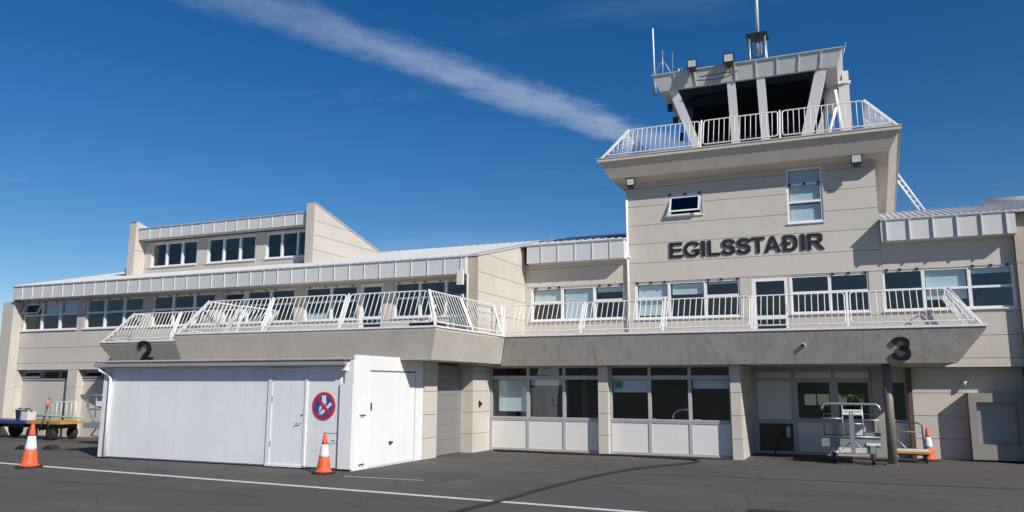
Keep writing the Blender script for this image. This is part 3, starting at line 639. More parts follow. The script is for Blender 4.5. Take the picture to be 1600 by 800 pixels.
# ------------------------------------------------------------------ railings
BARM = MB().tube([(0, 0, 0), (0, 0, 1)], 0.011, 6).mesh('bar', RAILW)
POSTM = MB().box(-0.028, 0.028, -0.014, 0.014, 0, 1).mesh('post', RAILW)
def rounded(poly, r, n=3):
    out = []
    for i in range(len(poly)):
        p = Vector(poly[i]); a = (Vector(poly[i-1])-p).normalized(); b_ = (Vector(poly[(i+1) % len(poly)])-p).normalized()
        for k in range(n+1):
            t_ = k/n; q = p+a*r*(1-t_)**2+b_*r*t_**2; out.append(q)
    return out
def railing(root, P0, P1, lean, hgt, posts, t0=0.0, t1=0.0, bars=0.16, ends=(True, True)):
    """P0->P1 bottom line, lean = horizontal inward offset of the top, posts = distances along the run;
       t0/t1 = how far the top is drawn in at each end (mitred corners)"""
    P0, P1 = Vector(P0), Vector(P1); L = (P1-P0).length; e1 = (P1-P0).normalized()
    upn = Vector((lean[0], lean[1], hgt)); H = upn.length; e2 = upn.normalized(); e3 = e1.cross(e2).normalized()
    base = Matrix(((e1.x, e3.x, e2.x, 0), (e1.y, e3.y, e2.y, 0), (e1.z, e3.z, e2.z, 0), (0, 0, 0, 1)))
    org = Vector(root.location)
    def place(d): return Matrix.Translation(P0+e1*d-org) @ base
    for i, d in enumerate(posts):
        s0 = t0 if i == 0 else 0; s1 = t1 if i == len(posts)-1 else 0
        dirv = Vector((s0-s1, 0, H)); ln = dirv.length+0.02; an = math.atan2(dirv.x, dirv.z)
        inst('post', POSTM, root, place(d) @ Matrix.Rotation(an, 4, 'Y') @ Matrix.Diagonal((1, 1, ln, 1)))
    for i in range(len(posts)-1):
        a, b_ = posts[i]+0.07, posts[i+1]-0.07; w_ = b_-a; s0 = t0 if i == 0 else 0; s1 = t1 if i == len(posts)-2 else 0
        z0, z1 = 0.11, H-0.01
        ka, kb = s0/H, s1/H
        poly = [(ka*z0, 0, z0), (w_-kb*z0, 0, z0), (w_-kb*z1, 0, z1), (ka*z1, 0, z1)]
        fo = bpy.data.objects.new('railing_panel', MB().tube(rounded(poly, 0.10), 0.019, 6, True).mesh('railing_panel', RAILW)); COL.objects.link(fo); fo.parent = root; fo.matrix_local = place(a)
        nb = max(2, round(w_/bars)); 
        for k in range(1, nb):
            x = w_*k/nb
            zt_ = z1
            if ka > 0 and x < ka*z1: zt_ = x/ka
            if kb > 0 and x > w_-kb*z1: zt_ = (w_-x)/kb
            if ka < 0 or kb < 0: pass
            if zt_-z0 < 0.06: continue
            inst('bar', BARM, fo, Matrix.Translation((x, 0, z0)) @ Matrix.Diagonal((1, 1, zt_-z0, 1)))
r1 = thing('balcony_railing', (-3.4, 22.5, 3.56), 'white tubular railing leaning inwards along the balcony above number 3', 'railing', 'white deck railings')
px = [-9.9, -7.41, -4.95, -2.5, -0.06, 2.96]
railing(r1, (-9.9, 22.42, 3.56), (2.96, 22.42, 3.56), (0, 0.50), 0.97, [p+9.9 for p in px], t0=-0.3, t1=0.62)
railing(r1, (2.98, 22.46, 3.56), (2.98, 25.2, 3.56), (-0.62, 0), 0.97, [0, 1.4, 2.7], t0=0.45)
r2 = thing('terrace_railing', (-14.3, 18.0, 3.55), 'white tubular railing around the forward terrace above the white shed', 'railing', 'white deck railings')
railing(r2, (-18.75, 18.02, 3.55), (-9.9, 18.02, 3.55), (0, 0.42), 0.98, [0, 3.2, 5.85, 8.85], t0=0.75, t1=0.42)
railing(r2, (-9.9, 18.05, 3.55), (-9.9, 22.38, 3.55), (-0.42, 0), 0.98, [0, 2.2, 4.3], t0=0.35, t1=-0.25)
railing(r2, (-18.8, 21.7, 3.55), (-18.8, 18.05, 3.55), (0.75, 0), 0.98, [0, 1.8, 3.6], t1=0.4)
r3 = thing('walkway_railing', (-22, 20.8, 3.56), 'white tubular railing of the walkway above number 2', 'railing', 'white deck railings')
railing(r3, (-25.3, 20.82, 3.56), (-19.0, 20.82, 3.56), (0, 0.42), 1.03, [0, 3.3, 6.2], t0=1.0)
railing(r3, (-25.3, 21.9, 3.56), (-25.3, 20.85, 3.56), (1.0, 0), 1.03, [0, 1.0], t1=0.4)
r4 = thing('tower_railing', (-2.9, 24.7, 9.53), 'white tubular railing around the control tower deck', 'railing', 'white deck railings')
railing(r4, (-7.35, 24.66, 9.535), (1.6, 24.66, 9.535), (0, 0.42), 1.02, [0, 3.28, 5.7, 8.95], t0=0.85, t1=0.82)
railing(r4, (1.62, 24.7, 9.535), (1.62, 31.5, 9.535), (-0.82, 0), 1.02, [0, 2.3, 4.6, 6.8], t0=0.4)
railing(r4, (-7.38, 31.5, 9.535), (-7.38, 24.7, 9.535), (0.85, 0), 1.02, [0, 2.3, 4.6, 6.8], t1=0.4)

# ------------------------------------------------------------------ lettering
def crom(P_, n=6):
    out = []
    for i in range(len(P_)-1):
        p0, p1, p2, p3 = [Vector(P_[max(0, min(len(P_)-1, j))]) for j in (i-1, i, i+1, i+2)]
        for k in range(n):
            t_ = k/n; out.append(0.5*((2*p1)+(p2-p0)*t_+(2*p0-5*p1+4*p2-p3)*t_*t_+(3*p1-p0-3*p2+p3)*t_**3))
    return out+[Vector(P_[-1])]
S_, T_ = 0.185, 0.155
GL = {
 'I': (0.22, [('p', [(0, 0), (.22, 0), (.22, 1), (0, 1)])]),
 'E': (0.84, [('p', [(0, 0), (.21, 0), (.21, 1), (0, 1)]), ('p', [(.21, .83), (.82, .83), (.82, 1), (.21, 1)]), ('p', [(.21, .43), (.76, .43), (.76, .59), (.21, .59)]), ('p', [(.21, 0), (.84, 0), (.84, .17), (.21, .17)])]),
 'L': (0.76, [('p', [(0, 0), (.21, 0), (.21, 1), (0, 1)]), ('p', [(.21, 0), (.76, 0), (.76, .17), (.21, .17)])]),
 'T': (0.84, [('p', [(0, .83), (.84, .83), (.84, 1), (0, 1)]), ('p', [(.315, 0), (.525, 0), (.525, .83), (.315, .83)])]),
 'A': (0.98, [('p', [(0, 0), (.215, 0), (.49, .78), (.49, 1), (.385, 1)]), ('p', [(.98, 0), (.765, 0), (.49, .78), (.49, 1), (.595, 1)]), ('p', [(.285, .22), (.695, .22), (.64, .375), (.34, .375)])]),
 'S': (0.86, [('s', [(.76, .70), (.67, .85), (.44, .915), (.21, .86), (.13, .73), (.21, .60), (.44, .53), (.67, .44), (.75, .29), (.66, .14), (.43, .085), (.19, .14), (.09, .31)])]),
 'G': (1.0, [('s', [(.90, .72), (.79, .86), (.54, .92), (.28, .84), (.12, .63), (.10, .48), (.15, .28), (.31, .13), (.54, .085), (.74, .13), (.86, .22)]), ('p', [(.55, .36), (.98, .36), (.98, .50), (.55, .50)]), ('p', [(.80, .15), (.98, .15), (.98, .36), (.80, .36)])]),
 'R': (0.96, [('p', [(0, 0), (.21, 0), (.21, 1), (0, 1)]), ('s', [(.21, .915), (.52, .915), (.70, .86), (.76, .70), (.70, .55), (.52, .49), (.21, .49)]), ('p', [(.36, .41), (.60, .43), (.96, 0), (.70, 0)])]),
 'Ð': (0.98, [('p', [(.12, 0), (.33, 0), (.33, 1), (.12, 1)]), ('s', [(.33, .915), (.54, .915), (.77, .80), (.87, .5), (.77, .2), (.54, .085), (.33, .085)]), ('p', [(0, .43), (.12, .43), (.12, .57), (0, .57)]), ('p', [(.33, .43), (.56, .43), (.56, .57), (.33, .57)])]),
 '2': (0.84, [('s', [(.09, .64), (.16, .84), (.42, .915), (.67, .84), (.74, .68), (.66, .50), (.44, .32), (.22, .17)]), ('p', [(.04, 0), (.82, 0), (.82, .17), (.04, .17)])]),
 '3': (0.84, [('s', [(.10, .72), (.20, .86), (.42, .915), (.63, .85), (.70, .72), (.62, .58), (.36, .53)]), ('s', [(.36, .52), (.64, .46), (.74, .30), (.66, .14), (.42, .085), (.17, .14), (.08, .32)])]),
}
def glyph_mesh(ch, x0, x1, z0, z1, depth, bold=0):
    W_, prims = GL[ch]; kx, kz = (x1-x0)/W_, (z1-z0); mb = MB()
    fg = lambda u, v, d: (u*kx, d-depth/2, v*kz)
    for kind, P_ in prims:
        if kind == 'p': mb.prism(P_, 0, depth, fg); continue
        q = crom(P_); L_ = []; R_ = []
        for i, p in enumerate(q):
            d = (q[min(i+1, len(q)-1)]-q[max(i-1, 0)]).normalized(); nrm = Vector((-d.y, d.x)); hw_ = (T_*abs(nrm.y)+S_*abs(nrm.x))/2
            L_.append(p+nrm*hw_); R_.append(p-nrm*hw_)
        n_ = len(q); vs = [fg(p.x, p.y, 0) for p in L_]+[fg(p.x, p.y, 0) for p in R_]+[fg(p.x, p.y, depth) for p in L_]+[fg(p.x, p.y, depth) for p in R_]; fs = []
        for i in range(n_-1): fs += [(i, i+1, n_+i+1, n_+i), (2*n_+i+1, 2*n_+i, 3*n_+i, 3*n_+i+1), (i+1, i, 2*n_+i, 2*n_+i+1), (n_+i, n_+i+1, 3*n_+i+1, 3*n_+i)]
        fs += [(0, n_, 3*n_, 2*n_), (n_-1, 3*n_-1, 4*n_-1, 2*n_-1)]
        mb.add(vs, fs)
    return mb.mesh('letter', LETTER)
ns = thing('name_sign', (-2.95, YM-0.024, 6.14), 'black raised letters spelling EGILSSTAÐIR on the tower wall', 'sign')
lx = [(-5.30, -4.87), (-4.83, -4.33), (-4.27, -4.15), (-4.07, -3.69), (-3.64, -3.21), (-3.17, -2.74), (-2.73, -2.31), (-2.33, -1.84), (-1.83, -1.34), (-1.26, -1.14), (-1.07, -0.58)]
for ch, (a, b_) in zip('EGILSSTAÐIR', lx):
    me = glyph_mesh(ch, a, b_, 6.14, 6.64, 0.032)
    o = bpy.data.objects.new('letter', me); COL.objects.link(o); o.parent = ns; o.location = (a+2.95, 0.0, 0)
n3 = bpy.data.objects.new('gate_number', glyph_mesh('3', 0, 0.44, 0, 0.62, 0.03, 0.03)); COL.objects.link(n3)
tag(n3, 'black number 3 on the rough balcony edge above the column', 'sign', 'gate numbers')
sl = math.atan2(0.29, 0.82)
n3.location = (0.92, 22.692, 2.69); n3.rotation_euler = (sl, 0, 0)
n2 = bpy.data.objects.new('gate_number', glyph_mesh('2', 0, 0.62, 0, 0.72, 0.03, 0.03)); COL.objects.link(n2)
tag(n2, 'black number 2 on the walkway edge behind the shed roof', 'sign', 'gate numbers')
n2.location = (-23.5, 20.99, 2.87); n2.rotation_euler = (math.atan2(0.28, 0.78), 0, 0)

# ------------------------------------------------------------------ white shed
SH = thing('shed', (-15.3, 17.8, 0), 'low white flat roofed shed with corrugated eave below the terrace', 'shed')
SX0, SX1, SY0, SY1, SZ1 = -19.42, -11.07, 16.15, 19.45, 2.60
MB().box(SX0+0.03, SX1-0.03, SY0+0.03, SY1, 0.03, SZ1).build('core', SHEDW, SH)
MB().box(SX0+0.02, SX1, SY0+0.045, SY1, 0.005, 0.06).build('plinth', BLACK, SH)
MB().box(SX0+0.25, -13.62, SY0, SY0+0.028, 0.06, 2.46).build('wall_panel', SHEDW, SH)
MB().box(-12.40, -11.43, SY0, SY0+0.028, 0.06, 2.46).build('wall_panel', SHEDW, SH)
MB().box(SX0, SX0+0.24, SY0-0.02, SY0+0.03, 0.04, 2.46).build('corner_board', SHEDW, SH)
MB().box(-11.42, SX1+0.012, SY0-0.05, SY0+0.028, 0.05, 2.05).build('corner_board', SHEDW, SH)
MB().box(-11.30, SX1+0.012, SY0-0.03, SY0+0.028, 2.052, 2.62).build('corner_board', SHEDW, SH)
MB().box(SX0, SX1-0.2, SY0-0.012, SY0+0.029, 2.462, 2.60).build('fascia_board', SHEDW, SH)
dr = MB()
for k in range(9): dr.box(-13.46+k*0.11, -13.46+k*0.11+0.102, SY0-0.012, SY0+0.026, 0.08, 2.33)
dr.box(-13.46, -12.48, SY0+0.0, SY0+0.028, 0.08, 2.33)
door = dr.build('door', SHEDW, SH)
MB().box(-13.60, -13.47, SY0-0.03, SY0+0.027, 0.05, 2.44).build('door_frame', SHEDW, door); MB().box(-12.47, -12.405, SY0-0.03, SY0+0.027, 0.05, 2.44).build('door_frame', SHEDW, door)
MB().box(-13.58, -12.41, SY0-0.05, SY0+0.02, 0.03, 0.078).build('threshold', SHEDW, door)
MB().box(-13.47, -12.47, SY0-0.02, SY0+0.027, 2.335, 2.44).build('door_frame', SHEDW, door)
hd = MB().tube([(-12.54, SY0-0.012, 1.10), (-12.54, SY0-0.06, 1.10), (-12.66, SY0-0.065, 1.09), (-12.69, SY0-0.06, 1.06)], 0.012).build('handle', STEEL, door)
MB().lathe((-12.54, SY0-0.025, 1.28), [(0.022, 0), (0.022, 0.02)], 10, 'Y').build('lock', BLACK, door)
for z in (0.5, 1.6, 2.1): MB().box(-13.475, -13.455, SY0-0.035, SY0-0.013, z, z+0.13).build('hinge', STEEL, door)
# right face with flap door
MB().mbox(FX(SX1+0.012), SY0+0.03, 19.5, 0.0, 2.74, 0, 0.05).build('wall_panel', SHEDW, SH)
fd = MB().mbox(FX(SX1+0.03), 16.85, 19.02, 0.04, 2.34, 0, 0.017).build('flap_door', SHEDW, SH)
for q in ((16.85, 19.06, 2.345, 2.385), (19.025, 19.06, 0.04, 2.34)): MB().mbox(FX(SX1+0.02), *q, 0, 0.006).build('shadow_gap', BACK, fd)
MB().mbox(FX(SX1+0.10), 17.75, 17.85, 0.55, 0.6, 0, 0.068).build('latch', BLACK, fd)
for y, z in ((16.42, 1.30), (16.42, 0.14)):
    hb = MB().mbox(FX(SX1+0.05), y, y+0.22, z, z+0.34, 0, 0.036).build('bracket', SHEDW, SH)
    for d_ in (0.04, 0.14): MB().mbox(FX(SX1+0.075), y+d_, y+d_+0.04, z-0.02, z+0.01, 0, 0.024).build('bolt', BLACK, hb)
MB().mbox(FX(SX1+0.06), 16.86, 16.89, 1.4, 1.58, 0, 0.028).build('handle', BLACK, fd)
# corrugated roof sheet
rs = MB(); n = 108; pts = []
for i in range(n*4+1):
    x = SX0-0.12+(SX1-SX0+0.06)*i/(n*4); pts.append((x, 0.026*math.sin(2*math.pi*i/4)))
for y, y2 in ((SY0-0.30, SY1),):
    vs = []; 
    for x, dz in pts: vs += [(x, y, 2.635+dz), (x, y2, 2.655+dz), (x, y, 2.622+dz), (x, y2, 2.642+dz)]
    m_ = len(pts); fs = []
    for i in range(m_-1):
        a, b_ = i*4, (i+1)*4; fs += [(a, b_, b_+1, a+1), (a+2, a+3, b_+3, b_+2), (a, a+2, b_+2, b_)]
    rs.add(vs, fs, True)
rso = rs.build('roof_sheet', CONC, SH)
MB().box(SX0-0.14, SX1-0.08, SY0-0.28, SY0-0.18, 2.49, 2.575).build('gutter', SLAT, SH)
MB().tube([(SX0+0.02, SY0-0.22, 2.52), (SX0+0.03, SY0-0.21, 2.40), (SX0+0.24, SY0-0.08, 2.28), (SX0+0.30, SY0-0.05, 2.18), (SX0+0.30, SY0-0.05, 0.05)], 0.045, 10).build('downpipe', WHITE, SH)
MB().box(-11.42, -11.22, SY0-0.16, SY0-0.03, 2.36, 2.44).build('eave_lamp', SHEDW, SH)
MB().tube([(-11.3, SY0-0.05, 2.44), (-11.2, SY0-0.05, 2.56)], 0.025).build('lamp_arm', SHEDW, SH)
for z in (0.86, 0.62): MB().box(-11.85, -11.45, SY0-0.004, SY0-0.0005, z, z+0.012).build('bumper_mark', BACK, SH)
MB().box(-11.65, -11.55, SY0-0.004, SY0-0.0005, 0.68, 0.70).build('bumper_mark', BLACK, SH)
MB().lathe((-12.02, SY0-0.004, 0.74), [(0.12, -0.0), (0.12, 0.0035)], 18, 'Y').build('rust_patch', BROWN, SH) if False else None

# no smoking sign
NS = thing('no_smoking_sign', (-11.90, SY0-0.01, 1.18), 'round red and blue no smoking sign on the shed wall', 'sign')
sx_, sz_ = -11.90, 1.51
def disc(r, y0, y1, m, nm): return MB().lathe((sx_, 0, sz_), [(r, y0), (r, y1)], 48, 'Y').build(nm, m, NS)
disc(0.335, SY0-0.018, SY0-0.002, REDS, 'red_disc'); disc(0.265, SY0-0.022, SY0-0.0185, BLUES, 'blue_field')
def spoly(pts, y0, y1, m, nm): return MB().prism([(sx_+u, sz_+v) for u, v in pts], y0, y1, FY(0)).build(nm, m, NS)
spoly([(-0.06, 0.25), (0.06, 0.25), (0.08, 0.08), (0.02, -0.02), (-0.04, 0.02), (-0.05, 0.12)], SY0-0.026, SY0-0.0225, BANDW, 'white_hand')
spoly([(-0.12, -0.02), (-0.04, 0.04), (-0.02, 0.0), (-0.09, -0.10), (-0.13, -0.14)], SY0-0.026, SY0-0.0225, BANDW, 'white_finger')
spoly([(-0.10, -0.15), (0.20, 0.09), (0.24, 0.03), (-0.05, -0.22)], SY0-0.027, SY0-0.0225, BANDW, 'white_cigarette')
spoly([(-0.16, -0.17), (-0.115, -0.135), (-0.07, -0.20), (-0.115, -0.235)], SY0-0.027, SY0-0.0225, PINK, 'cigarette_tip')
spoly([(-0.225, 0.165), (-0.165, 0.225), (0.225, -0.165), (0.165, -0.225)], SY0-0.031, SY0-0.0275, REDS, 'red_bar')

# ------------------------------------------------------------------ traffic cones
def cone(loc, hgt, label, rot=0.0, tilt=0.0):
    t_ = thing('traffic_cone', (0, 0, 0), label, 'traffic cone', 'orange and white traffic cones')
    s = hgt; b0 = 0.06*s
    prof = lambda z: 0.185*s*(1-z)+0.032*s*z
    def sec(z0, z1, nm, m, extra=()):
        P_ = list(extra)+[(prof(z0+(z1-z0)*k/4), b0+(s-b0)*(z0+(z1-z0)*k/4)) for k in range(5)]
        return MB().lathe((0, 0, 0), P_, 28).build(nm, m, t_)
    sec(0.0, 0.36, 'lower_body', ORANGE, [(0.215*s, b0-0.012*s), (0.212*s, b0+0.012*s)]); 
    band = MB().lathe((0, 0, 0), [(prof(0.36+0.34*k/4)+0.004*s, b0+(s-b0)*(0.362+0.336*k/4)) for k in range(5)], 28).build('reflective_band', BANDW, t_)
    sec(0.70, 0.985, 'upper_body', ORANGE); MB().lathe((0, 0, 0), [(0.030*s, b0+(s-b0)*0.985), (0.034*s, s), (0.022*s, s+0.012*s)], 20).build('tip', ORANGE, t_)
    q = 0.30*s; oct_ = [(q*math.cos(math.pi/4*k+math.pi/8)*(1.0), q*math.sin(math.pi/4*k+math.pi/8)) for k in range(8)]
    MB().prism(oct_, 0.006, b0-0.013*s, lambda u, v, d: (u, v, d)).build('base', RUBBER, t_, bevel=0.008)
    t_.location = loc; t_.rotation_euler = (tilt, 0, rot); return t_
cone((-18.6, 13.55, 0), 1.06, 'tallest orange and white traffic cone standing on the painted line at left', 0.2)
cone((-11.36, 15.50, 0), 0.92, 'orange and white traffic cone in front of the shed below the round sign', 0.35)
cone((1.77, 25.25, 0.0), 0.90, 'orange and white traffic cone behind the small orange trolley', 0.1)
# rubber wheel chock by the left cone
ch = thing('wheel_chock', (-23.6, 17.3, 0), 'black rubber wheel chocks lying on asphalt behind the left cone', 'chock')
MB().prism([(-24.3, 0.006), (-23.5, 0.006), (-23.7, 0.12), (-24.0, 0.14)], 0, 0.3, FY(17.1)).build('block', RUBBER, ch, bevel=0.02)
MB().prism([(-23.45, 0.006), (-22.9, 0.006), (-23.0, 0.12), (-23.2, 0.15)], 0, 0.3, FY(17.4)).build('block', RUBBER, ch, bevel=0.02)

# ------------------------------------------------------------------ ground cable
cb = MB().tube([(-10.5, 23.02, 0.03), (-9.6, 23.08, 0.03), (-8.8, 22.98, 0.03), (-7.9, 23.02, 0.03), (-6.95, 22.86, 0.03), (-6.0, 22.9, 0.03), (-5.4, 22.75, 0.03), (-4.6, 22.62, 0.03), (-4.2, 22.45, 0.03), (-3.98, 22.1, 0.03), (-4.0, 21.7, 0.03), (-4.25, 21.1, 0.03), (-4.6, 20.5, 0.03), (-4.98, 19.61, 0.03), (-5.25, 18.6, 0.03), (-5.42, 17.7, 0.03), (-5.58, 16.6, 0.03), (-5.68, 15.5, 0.03), (-5.75, 14.4, 0.03), (-5.78, 13.4, 0.03), (-5.86, 12.6, 0.03), (-5.95, 11.8, 0.03), (-6.1, 10.2, 0.03), (-6.4, 7, 0.03)], 0.028, 8).build('ground_cable', RUBBER)
tag(cb, 'black cable snaking from the ground floor windows across the asphalt', 'cable')
cb2 = MB().tube([(-10.3, 22.85, 0.03), (-9.2, 22.92, 0.03), (-8.6, 22.8, 0.03), (-7.6, 22.78, 0.03), (-6.6, 22.95, 0.03), (-5.0, 22.98, 0.03), (-3.4, 23.0, 0.03)], 0.03, 8).build('ground_cable', RUBBER)
tag(cb2, 'second black cable lying along the foot of the white panels', 'cable')
dr_ = thing('drain_cover', (-1.2, 13.9, 0.004), 'dark rectangular drain grating set in the asphalt', 'drain')
MB().box(-1.75, -0.65, 13.72, 14.06, 0.0045, 0.009).build('frame', RUBBER, dr_)
for k in range(9): MB().box(-1.70+k*0.115, -1.70+k*0.115+0.06, 13.76, 14.02, 0.0095, 0.014).build('grate_bar', RUBBER, dr_)

# ------------------------------------------------------------------ carts and trolleys
def wheel(parent, c, r, w_, axis='X', m=None):
    t_ = MB().lathe(c, [(r*0.6, -w_/2), (r*0.95, -w_/2), (r, -w_/3), (r, w_/3), (r*0.95, w_/2), (r*0.6, w_/2)], 20, axis).build('wheel', RUBBER, parent)
    MB().lathe(c, [(r*0.2, -w_*0.53), (r*0.58, -w_*0.42), (r*0.58, w_*0.42), (r*0.2, w_*0.53)], 16, axis).build('rim', m or STEEL, t_); return t_
BC = thing('baggage_cart', (-0.15, 23.9, 0), 'grey baggage cart with tall tubular end rail beside the column', 'cart')
y0 = 23.2
MB().box(-0.92, 0.56, y0, 25.2, 0.60, 0.66).build('deck', GREYP, BC); MB().box(-0.92, 0.56, y0-0.03, y0-0.001, 0.44, 0.69).build('deck_edge', GREYP, BC, bevel=0.01)
MB().tube(rounded([(-0.90, y0-0.05, 0.42), (-0.86, y0-0.05, 1.57), (0.56, y0-0.05, 1.56), (0.53, y0-0.05, 0.46)], 0.16, 5)[6:18], 0.03, 8).build('end_rail', STEEL, BC)
for a, b_ in (((-0.89, y0-0.05, 1.18), (-0.37, y0-0.05, 1.18)), ((0.13, y0-0.05, 1.15), (0.54, y0-0.05, 1.15)), ((-0.37, y0-0.05, 1.05), (0.13, y0-0.05, 1.05)), ((-0.36, y0-0.05, 1.56), (-0.37, y0-0.05, 0.70)), ((0.12, y0-0.05, 1.55), (0.14, y0-0.05, 0.70)), ((-0.9, y0-0.05, 0.72), (0.54, y0-0.05, 0.71))): MB().tube([a, b_], 0.018, 8).build('rail_bar', STEEL, BC)
MB().tube([(-0.90, 25.15, 0.66), (-0.90, 25.15, 1.25), (0.54, 25.15, 1.25), (0.54, 25.15, 0.66)], 0.02).build('rear_rail', STEEL, BC)
MB().box(-0.36, 0.12, y0-0.085, y0-0.072, 1.28, 1.42).build('sign_plate', WHITE, BC)
for k in range(7): MB().box(-0.31+k*0.06, -0.31+k*0.06+0.045, y0-0.089, y0-0.0855, 1.36, 1.372).build('sign_mark', BLACK, BC)
tb = MB().box(-0.20, -0.09, y0-0.32, y0-0.24, 0.28, 1.30).build('tow_bar', GREYP, BC); MB().lathe((-0.145, y0-0.28, 1.33), [(0.05, -0.03), (0.05, 0.03)], 14, 'Y').build('tow_eye', BLACK, tb)
MB().lathe((-0.145, y0-0.31, 1.33), [(0.028, -0.01), (0.028, 0.0)], 14, 'Y').build('tow_eye', WHITE, tb)
MB().tube([(-0.14, y0-0.27, 0.64), (-0.50, y0-0.2, 0.30), (0.20, y0-0.2, 0.30), (-0.14, y0-0.27, 0.64)], 0.022).build('drawbar', STEEL, BC)
MB().tube([(-0.62, y0-0.2, 0.32), (-0.5, y0-0.2, 0.31)], 0.04).build('axle_stub', STEEL, BC)
MB().box(-0.55, 0.25, y0+0.2, 25.0, 0.42, 0.52).build('chassis', BLACK, BC)
for x, y, r in ((-0.62, y0+0.1, 0.16), (0.33, y0-0.02, 0.15), (-0.62, 24.8, 0.2), (0.33, 24.8, 0.2)):
    MB().box(x-0.06, x+0.06, y-0.05, y+0.05, r*1.3, 0.5).build('caster_fork', STEEL, BC); wheel(BC, (x, y, r+0.004), r, 0.09)
MB().box(0.18, 0.52, y0-0.06, y0-0.04, 0.5, 0.56).build('reflector', WHITE, BC)
MB().box(0.12, 0.55, y0+0.3, y0+0.9, 0.662, 0.80).build('parcel_tray', GREYP, BC)
FT = thing('flat_trolley', (1.3, 24.4, 0), 'small orange flat trolley with blue grey push handle behind the column', 'trolley')
MB().box(0.75, 1.74, 24.2, 24.9, 0.24, 0.31).build('deck', YELP, FT, bevel=0.01); MB().box(0.76, 1.73, 24.21, 24.89, 0.311, 0.335).build('deck_board', INFILL, FT)
MB().tube([(0.80, 24.85, 0.33), (0.80, 24.85, 0.95), (0.88, 24.85, 1.04), (1.52, 24.85, 1.04), (1.62, 24.85, 0.97), (1.64, 24.85, 0.33)], 0.022).build('handle', BLUEP, FT)
MB().tube([(0.8, 24.85, 0.8), (1.64, 24.85, 0.79)], 0.016).build('handle_bar', GREYP, FT); MB().tube([(0.82, 24.85, 0.75), (1.2, 24.5, 0.34)], 0.014).build('handle_stay', STEEL, FT)
for x in (0.85, 1.64):
    for y in (24.3, 24.8): wheel(FT, (x, y, 0.104), 0.10, 0.05)
MB().box(0.8, 1.7, 24.3, 24.8, 0.20, 0.238).build('frame', BLACK, FT)

def railing_small(parent, x0, x1, y, z0, z1, n, m):
    MB().tube([(x0, y, z0), (x0+0.02, y, z1-0.08), (x0+0.1, y, z1), (x1-0.1, y, z1), (x1-0.02, y, z1-0.08), (x1, y, z0)], 0.02).build('end_rail', m, parent)
    for k in range(1, n): MB().tube([(x0+(x1-x0)*k/n, y, z0), (x0+(x1-x0)*k/n, y, z1)], 0.012, 6).build('rail_bar', m, parent)
B1 = thing('baggage_trailer', (-30, 20.7, 0), 'blue flat baggage trailer with white end rail at the far left', 'trailer')
MB().box(-32.6, -28.35, 20.3, 21.4, 0.56, 0.68).build('deck', BLUEP, B1)
MB().box(-32.4, -28.6, 20.5, 21.2, 0.42, 0.55).build('chassis', BLACK, B1)
for x in (-30.2, -32.2):
    for y in (20.35, 21.3): wheel(B1, (x, y, 0.334), 0.33, 0.2, 'Y', BLACK)
railing_small(B1, -31.6, -30.7, 20.36, 0.68, 1.45, 4, WHITE)
MB().tube([(-28.6, 20.8, 0.45), (-28.0, 20.8, 0.35), (-27.8, 20.8, 0.4)], 0.04).build('drawbar', BLACK, B1)
B2_ = thing('baggage_trailer', (-27.4, 20.7, 0), 'orange flat baggage trailer with white end rail and raised tow bar', 'trailer')
MB().box(-28.25, -26.45, 20.3, 21.3, 0.58, 0.68).build('deck', YELP, B2_)
MB().box(-28.1, -26.7, 20.4, 21.2, 0.42, 0.575).build('chassis', BLACK, B2_)
for x in (-28.0, -26.95):
    for y in (20.38, 21.22): wheel(B2_, (x, y, 0.234), 0.23, 0.15, 'Y', BLACK)
for x in (-27.9, -27.5, -27.1): MB().tube([(x-0.15, 20.3, 0.55), (x, 20.3, 0.34), (x+0.15, 20.3, 0.55)], 0.03).build('axle_spring', BLACK, B2_)
railing_small(B2_, -27.75, -26.45, 20.9, 0.68, 1.36, 5, WHITE)
MB().tube([(-27.2, 20.1, 0.45), (-26.95, 20.05, 0.9), (-26.8, 20.05, 1.5), (-26.72, 20.05, 1.52), (-26.66, 20.05, 1.4), (-26.68, 20.05, 0.8), (-26.8, 20.1, 0.45)], 0.03).build('tow_bar', GREYP, B2_)
MB().tube([(-26.83, 20.02, 1.2), (-26.81, 20.02, 1.45)], 0.05).build('tow_grip', PINK, B2_)
BK = thing('bucket_crate', (-28.75, 20.6, 0.69), 'grey bucket and hose reel standing on the blue trailer end', 'bucket')
MB().lathe((-29.0, 20.6, 0.685), [(0.15, 0), (0.2, 0.36), (0.21, 0.36), (0.205, 0.40)], 18).build('bucket', GREYP, BK)
MB().box(-28.8, -28.45, 20.45, 20.8, 0.685, 1.0).build('box', FASC, BK); MB().tube([(-29.2, 20.6, 1.12), (-28.9, 20.6, 1.08), (-28.6, 20.6, 1.12), (-28.4, 20.6, 1.0)], 0.02).build('hose', BLACK, BK)
ST = thing('belt_loader_steps', (-24, 20, 0), 'grey tubular loading steps partly hidden behind the shed corner', 'steps')
MB().tube([(-24.2, 19.6, 1.15), (-24.32, 19.6, 1.5), (-24.15, 19.6, 1.64), (-22.9, 19.6, 1.66)], 0.03).build('handrail', GREYP, ST)
MB().tube([(-24.28, 19.6, 1.3), (-23.9, 19.6, 0.75), (-23.3, 19.6, 0.35)], 0.035).build('stringer', GREYP, ST); MB().tube([(-23.9, 19.6, 0.78), (-23.2, 19.6, 0.22)], 0.03).build('stringer', STEEL, ST)
MB().box(-23.85, -23.2, 19.58, 19.61, 1.28, 1.45).build('sign_plate', WHITE, ST)
